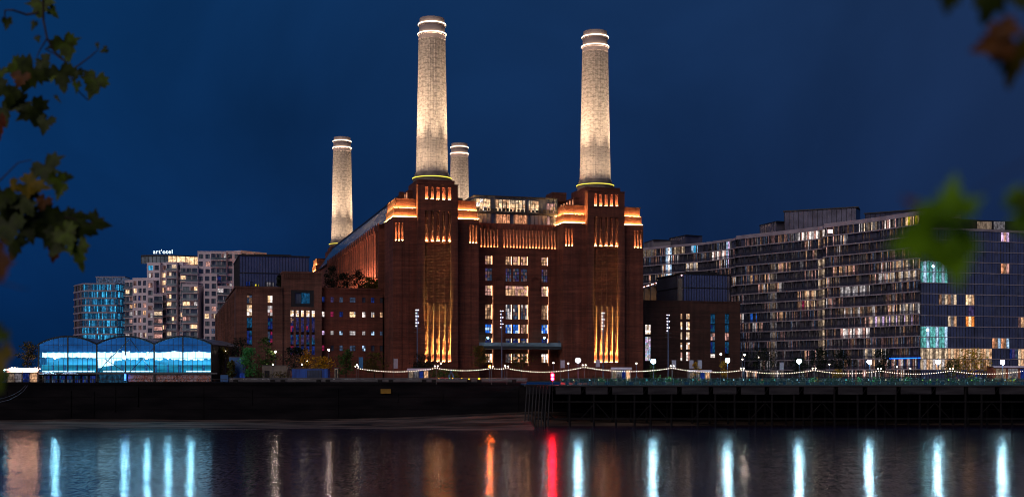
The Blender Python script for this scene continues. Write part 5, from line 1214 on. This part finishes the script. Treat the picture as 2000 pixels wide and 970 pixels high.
# ================================================================== TREES AND SHRUBS
def tree(px, D, ytop, ybot, wpx, fol, lab, seed, name='tree', n=900, zb=9.3, shape=1.0, cat='tree', group='trees along the promenade', leaf=.26, fr=None):
    R_ = random.Random(seed)
    if fr: base = fr
    else: base = (XA(px,D), D, zb)
    D = base[1]; zt = ZA(ytop,D)-base[2]; zc0 = max(.3, ZA(ybot,D)-base[2]); rw = wpx/2*D/FPX
    o = empty(name, base); b = MB(); h = zt-zc0; zm = zc0+h*.45
    b.tube([(0,0,0),(R_.uniform(-.1,.1),0,zm*.6),(R_.uniform(-.2,.2),0,zt-h*.25)], .13+zt*.012, 7, r1=.03)
    tips = []
    for k in range(9):
        a = R_.uniform(0,6.28); z1 = zc0+h*(.1+.09*k); rr = rw*R_.uniform(.45,.85); tip = Vector((math.cos(a)*rr, math.sin(a)*rr, min(zt*.97, z1+h*R_.uniform(.1,.25)))); tips.append(tip)
        b.tube([(0,0,z1*.85),(tip.x*.5,tip.y*.5,(z1*.85+tip.z)/2+.1),tip], .06, 5, r1=.015)
    b.build('trunk', M['bark'], o)
    b = MB(); cl = []
    for k in range(26):
        t = R_.random()**.9; z = zc0+h*t; prof = math.sin(math.pi*min(1,(t*.86+.12)))**.8*(1 if shape == 1.0 else (1-t*.72)); a = R_.uniform(0,6.28); rr = rw*prof*R_.uniform(.35,.9)
        cl.append((Vector((math.cos(a)*rr, math.sin(a)*rr, z)), rw*R_.uniform(.20,.34)))
    for k in range(n):
        c, r_ = cl[R_.randrange(len(cl))]; p = c+Vector((R_.gauss(0,1)*r_, R_.gauss(0,1)*r_, R_.gauss(0,.8)*r_*.9))
        if p.z < zc0*.7 or p.z > zt+.2: continue
        s = leaf*R_.uniform(.6,1.3); d1 = Vector((R_.uniform(-1,1),R_.uniform(-1,1),R_.uniform(-.7,.7))).normalized(); d2 = d1.cross(Vector((R_.uniform(-1,1),R_.uniform(-1,1),R_.uniform(-1,1)))).normalized()
        b.quad(p-d1*s, p-d2*s*.5, p+d1*s, p+d2*s*.5)
    b.build('crown', fol, o); return tag(o, lab, cat, group)
T = tree
T(432,292,677,722,34,M['fol_olive'],'olive tree beside the right end of the arched hall',1); T(471,300,660,715,44,M['fol_dark'],'dark tall tree behind the blue service block',2)
T(488,284,680,731,36,M['fol_bright'],'vivid green lit tree right of the blue service block',3,n=1100); T(520,300,660,722,42,M['fol_green'],'tall dim green tree left of the pink lamp',4)
T(452,283,706,735,18,M['fol_olive'],'small yellowish bush tree left of the blue service block',31)
T(575,292,679,724,42,M['fol_dark'],'dark round tree left of the golden shrubs',5); T(598,300,684,715,28,M['fol_gold'],'thin amber tree behind the dark round one',6,n=450)
T(624,290,697,721,60,M['fol_gold'],'golden shrubs spilling over the blue container',7,'shrub',n=700,cat='shrub')
T(676,286,682,736,34,M['fol_green'],'loose green tree left of the blue banner',8); T(731,296,690,722,50,M['fol_olive'],'broad russet tree between the two banners',9)
T(828,290,692,724,44,M['fol_dark'],'dark tree hiding the foot of the left tower shaft',10); T(936,292,676,722,36,M['fol_olive'],'brown-green tree left of the entrance',11)
T(1018,290,690,718,50,M['fol_olive'],'spreading dim tree before the entrance windows',12,n=500); T(868,285,722,736,60,M['fol_green'],'low green hedge behind the amber lanterns',13,'shrub',n=500,cat='shrub',group='shrubs')
T(1359,284,706,736,17,M['fol_gold'],'small orange sapling, left of the pair before the right annexe',14,n=300,leaf=.18); T(1413,284,706,736,19,M['fol_gold'],'small orange sapling, right of the pair before the right annexe',15,n=300,leaf=.18)
T(1275,284,712,736,20,M['fol_green'],'green lit sapling below the second bright lamp',16,n=350,leaf=.18); T(1490,318,680,722,60,M['fol_dark'],'dark spreading tree at the foot of the brown flats',17)
T(1600,312,680,722,38,M['fol_dark'],'dark upright tree right of the fourth bright lamp',18); T(1642,312,682,722,42,M['fol_dark'],'dark bushy tree left of the fifth bright lamp',19); T(1560,300,700,728,40,M['fol_dark'],'dark low tree under the fourth bright lamp',32)
T(1722,302,684,722,44,M['fol_dark'],'dark tree right of the fifth bright lamp',20); T(1893,285,680,734,62,M['fol_gold'],'large golden tree before the lit ground floor windows',21,n=900)
T(1860,282,700,738,36,M['fol_olive'],'olive small tree left of the large golden one',22,n=500); T(1638,283,722,738,24,M['fol_gold'],'low yellow bush below the bulbs near the fifth lamp',23,'shrub',n=250,cat='shrub',leaf=.18,group='shrubs')
T(54,292,668,715,38,M['fol_olive'],'brown leafy tree left of the arched hall',24); T(4,284,722,745,22,M['fol_green'],'green bush at the far left end of the quay',25,'shrub',n=300,cat='shrub',group='shrubs')
T(548,284,726,738,46,M['fol_olive'],'low planting left of the blue container',26,'shrub',n=350,cat='shrub',leaf=.18,group='shrubs'); T(505,284,724,738,30,M['fol_green'],'low green planting under the vivid green tree',27,'shrub',n=250,cat='shrub',leaf=.18,group='shrubs')
def on_roof(u, v, z): return tuple(PS.w(u, v, z))
for i, (px, v, yt, w, f, lab) in enumerate(((648,8,520,34,'fol_dark','dark tree at the left of the annexe roof terrace'), (672,6,534,30,'fol_dark','dark shrub in the middle of the annexe roof terrace'), (700,8,528,30,'fol_dark','dark tree in the middle of the annexe roof terrace'), (722,6,543,30,'fol_olive','olive shrub at the right of the annexe roof terrace'), (740,5,548,18,'fol_olive','small olive shrub nearest the glowing station flank'), (546,5,538,10,'fol_dark','dark shrub beside the dark glass roof storey'))):
    u = PS.onv(px, 560, v)[0]; base = on_roof(u, v, 23.9); T(px, base[1], yt, 566, w, M[f], lab, 40+i, fr=base, n=700, group='plants on the roof terraces', leaf=.3)

# ================================================================== FOREGROUND PLANE BRANCHES
LEAF = [(0,-.12),(.18,-.42),(.42,-.52),(.50,-.34),(.78,-.36),(.74,-.12),(1.0,.06),(.70,.16),(.62,.34),(.42,.30),(.46,.62),(.26,.66),(.22,.86),(0,1.12),(-.20,.84),(-.28,.64),(-.50,.60),(-.40,.28),(-.66,.30),(-.72,.12),(-.98,.0),(-.72,-.14),(-.74,-.40),(-.48,-.36),(-.40,-.54),(-.16,-.42)]
def leafmesh(parent, c, r, ang, tilt, curl, m, seed, squash=1.0):
    R_ = random.Random(seed); ring = [(x*squash*(1+R_.uniform(-.12,.12)), y*(1+R_.uniform(-.12,.12))) for x, y in LEAF]; vs = [(0,0,0)]; fs = []; n = len(ring)
    for f in (.35, .7, 1.0):
        for (x, y) in ring: vs.append((x*f, y*f, curl*(x*x+y*y)*f*f+.05*math.sin(7*x*f+seed)*f))
    for i in range(n):
        j = (i+1) % n; fs.append((0, 1+i, 1+j)); fs.append((1+i, 1+n+i, 1+n+j, 1+j)); fs.append((1+n+i, 1+2*n+i, 1+2*n+j, 1+n+j))
    b = MB(); b.add([(x*r, y*r, z*r) for x, y, z in vs], fs); o = b.build('leaf', m, parent, smooth=True)
    o.location = c; o.rotation_euler = (Matrix.Rotation(R(ang),4,'Y') @ Matrix.Rotation(R(90+tilt),4,'X')).to_euler()
    return o
LM = {'g': leafm('leaf_green', (.10,.17,.010), (.04,.055,.006), .25, 30), 'd': leafm('leaf_dark', (.045,.070,.008), (.018,.030,.005), .2, 30), 'y': leafm('leaf_yellowing', (.24,.16,.010), (.08,.08,.006), .3, 25), 'b': leafm('leaf_brown', (.16,.06,.010), (.07,.025,.006), .2, 30),
      'r': leafm('leaf_red_brown', (.18,.04,.012), (.08,.02,.008), .2, 30), 'v': leafm('leaf_lamplit_green', (.22,.46,.008), (.07,.17,.005), .35, 12), 'l': leafm('leaf_light_green', (.16,.24,.012), (.07,.12,.01), .35, 30)}  # vivid and dark greens put the branches' uneven light into leaf colour
LS = 1.28
def branch(D, twigs, leaves, lab, seed):
    o = empty('plane_branch', (0,0,0)); o.location = P(twigs[0][0][0], twigs[0][0][1], D); L0 = o.location.copy()
    for tw in twigs:
        pts_ = [P(x, y, D*(1+.004*math.sin(i*2.1)))-L0 for i, (x, y) in enumerate(tw)]; r0 = (2.6 if len(tw) > 4 else 1.6)*D/FPX; b = MB(); b.tube(pts_, r0, 6, r1=r0*.45); b.build('twig', M['bark'], o)
    for i, (x, y, r, ang, k, sq) in enumerate(leaves):
        d = D*(1+.02*math.sin(i*1.3+seed)); leafmesh(o, P(x, y, d)-L0, r*LS*d/FPX, ang, 18*math.sin(i*2.7+seed), .18*math.sin(i*1.9), LM[k], seed*50+i, sq)
    return tag(o, lab, 'tree branch', 'plane tree branches near the camera')
branch(5.0, [[(84,-10),(85,40),(92,75),(105,100),(130,122),(140,155),(155,180),(172,196)], [(92,75),(78,98),(72,112)], [(75,25),(52,29),(25,20),(10,20),(8,45)], [(148,132),(180,108),(192,97)], [(88,95),(105,105),(128,122)]],
   [(80,6,26,180,'g',.9),(126,84,27,165,'g',1.0),(67,46,11,200,'d',.6),(73,74,9,160,'d',.7),(14,42,14,190,'d',.7),(19,38,9,150,'d',.6),(62,138,36,215,'d',1.0),(42,150,20,190,'b',.9),(118,142,28,170,'d',1.0),(150,140,16,200,'d',.8),(186,157,30,195,'g',.85),(66,214,34,150,'d',.9),(90,236,22,190,'d',.8),(22,182,26,200,'d',.7),(2,140,16,180,'g',.8),(206,97,10,250,'d',.7),(190,87,8,170,'d',.5),(101,150,9,180,'l',.9),(-2,238,28,185,'r',.5),(110,190,12,140,'d',.3),(34,128,24,250,'g',.8),(84,120,22,140,'d',.8),(150,165,14,190,'g',.6),(44,200,26,240,'d',.8),(4,215,26,160,'d',.9),(100,20,16,140,'g',.6),(8,170,24,230,'d',.8)],
   'dark plane branch hanging at the top left with lobed leaves', 1)
branch(4.4, [[(-10,362),(15,338),(35,318),(62,312)], [(-10,410),(40,422),(80,421),(130,424),(182,436)]],
   [(88,326,34,150,'d',1.0),(112,348,22,180,'g',.8),(56,360,36,100,'y',.6),(30,362,20,230,'y',.7),(118,366,20,190,'g',.7),(86,392,19,200,'b',.8),(22,400,42,190,'d',1.0),(16,440,34,170,'d',1.0),(100,440,44,110,'d',.8),(135,430,38,80,'d',.6),(182,434,24,100,'d',.9),(120,462,34,200,'d',.9),(152,484,34,170,'g',.6),(108,482,26,195,'b',.6),(70,452,20,210,'d',.6),(128,345,12,90,'d',.8),(46,386,34,150,'d',.9),(2,380,30,200,'d',1),(50,428,36,160,'d',.9),(84,420,30,130,'d',.8),(30,470,28,190,'d',.8),(128,455,34,150,'g',.7),(158,445,26,110,'d',.7),(-4,425,34,180,'d',1)],
   'dark plane branch with a broad drooping leaf cluster at the middle left', 2)
branch(1.7, [[(-20,545),(20,556),(40,562),(58,563)]], [(2,512,30,180,'b',.8),(-4,480,20,160,'b',.8)], 'blurred brown leaf spray at the left edge below the middle cluster', 3)
branch(1.6, [[(-20,620),(-5,650),(0,700)]], [(2,648,26,230,'g',.8),(-2,690,36,180,'y',.8),(-6,735,26,170,'g',.8)], 'blurred green leaf spray at the lower left edge', 4)
branch(1.2, [[(1800,-30),(1850,-22),(1930,-20),(2030,-30)]], [(1856,-22,36,180,'d',1.0),(1862,-10,20,170,'g',.8),(1942,-22,54,190,'d',1.0),(1992,-18,36,160,'d',.9)], 'blurred dark leaves at the top right edge', 5)
branch(1.2, [[(2040,20),(2000,40),(1975,60),(1960,75)]], [(1955,78,42,250,'b',.9),(1944,92,32,190,'b',.7),(1982,100,52,180,'y',.8),(1965,52,26,120,'b',.9)], 'blurred brown and olive leaf in the top right corner', 6)
branch(0.85, [[(2040,300),(1960,340),(1900,380),(1862,430)]], [(1818,462,64,255,'v',1.0),(1858,486,54,170,'v',1.0),(1852,408,50,15,'v',.75),(1888,404,26,60,'v',.9),(1782,396,18,300,'b',.5),(1868,450,36,200,'v',.8)], 'large blurred vivid green leaf in front of the glass flats', 7)
branch(0.9, [[(2060,380),(2030,400),(2010,408)]], [(1996,410,48,80,'v',.9),(2000,398,30,30,'g',.9)], 'blurred green leaf tip at the right edge', 8)
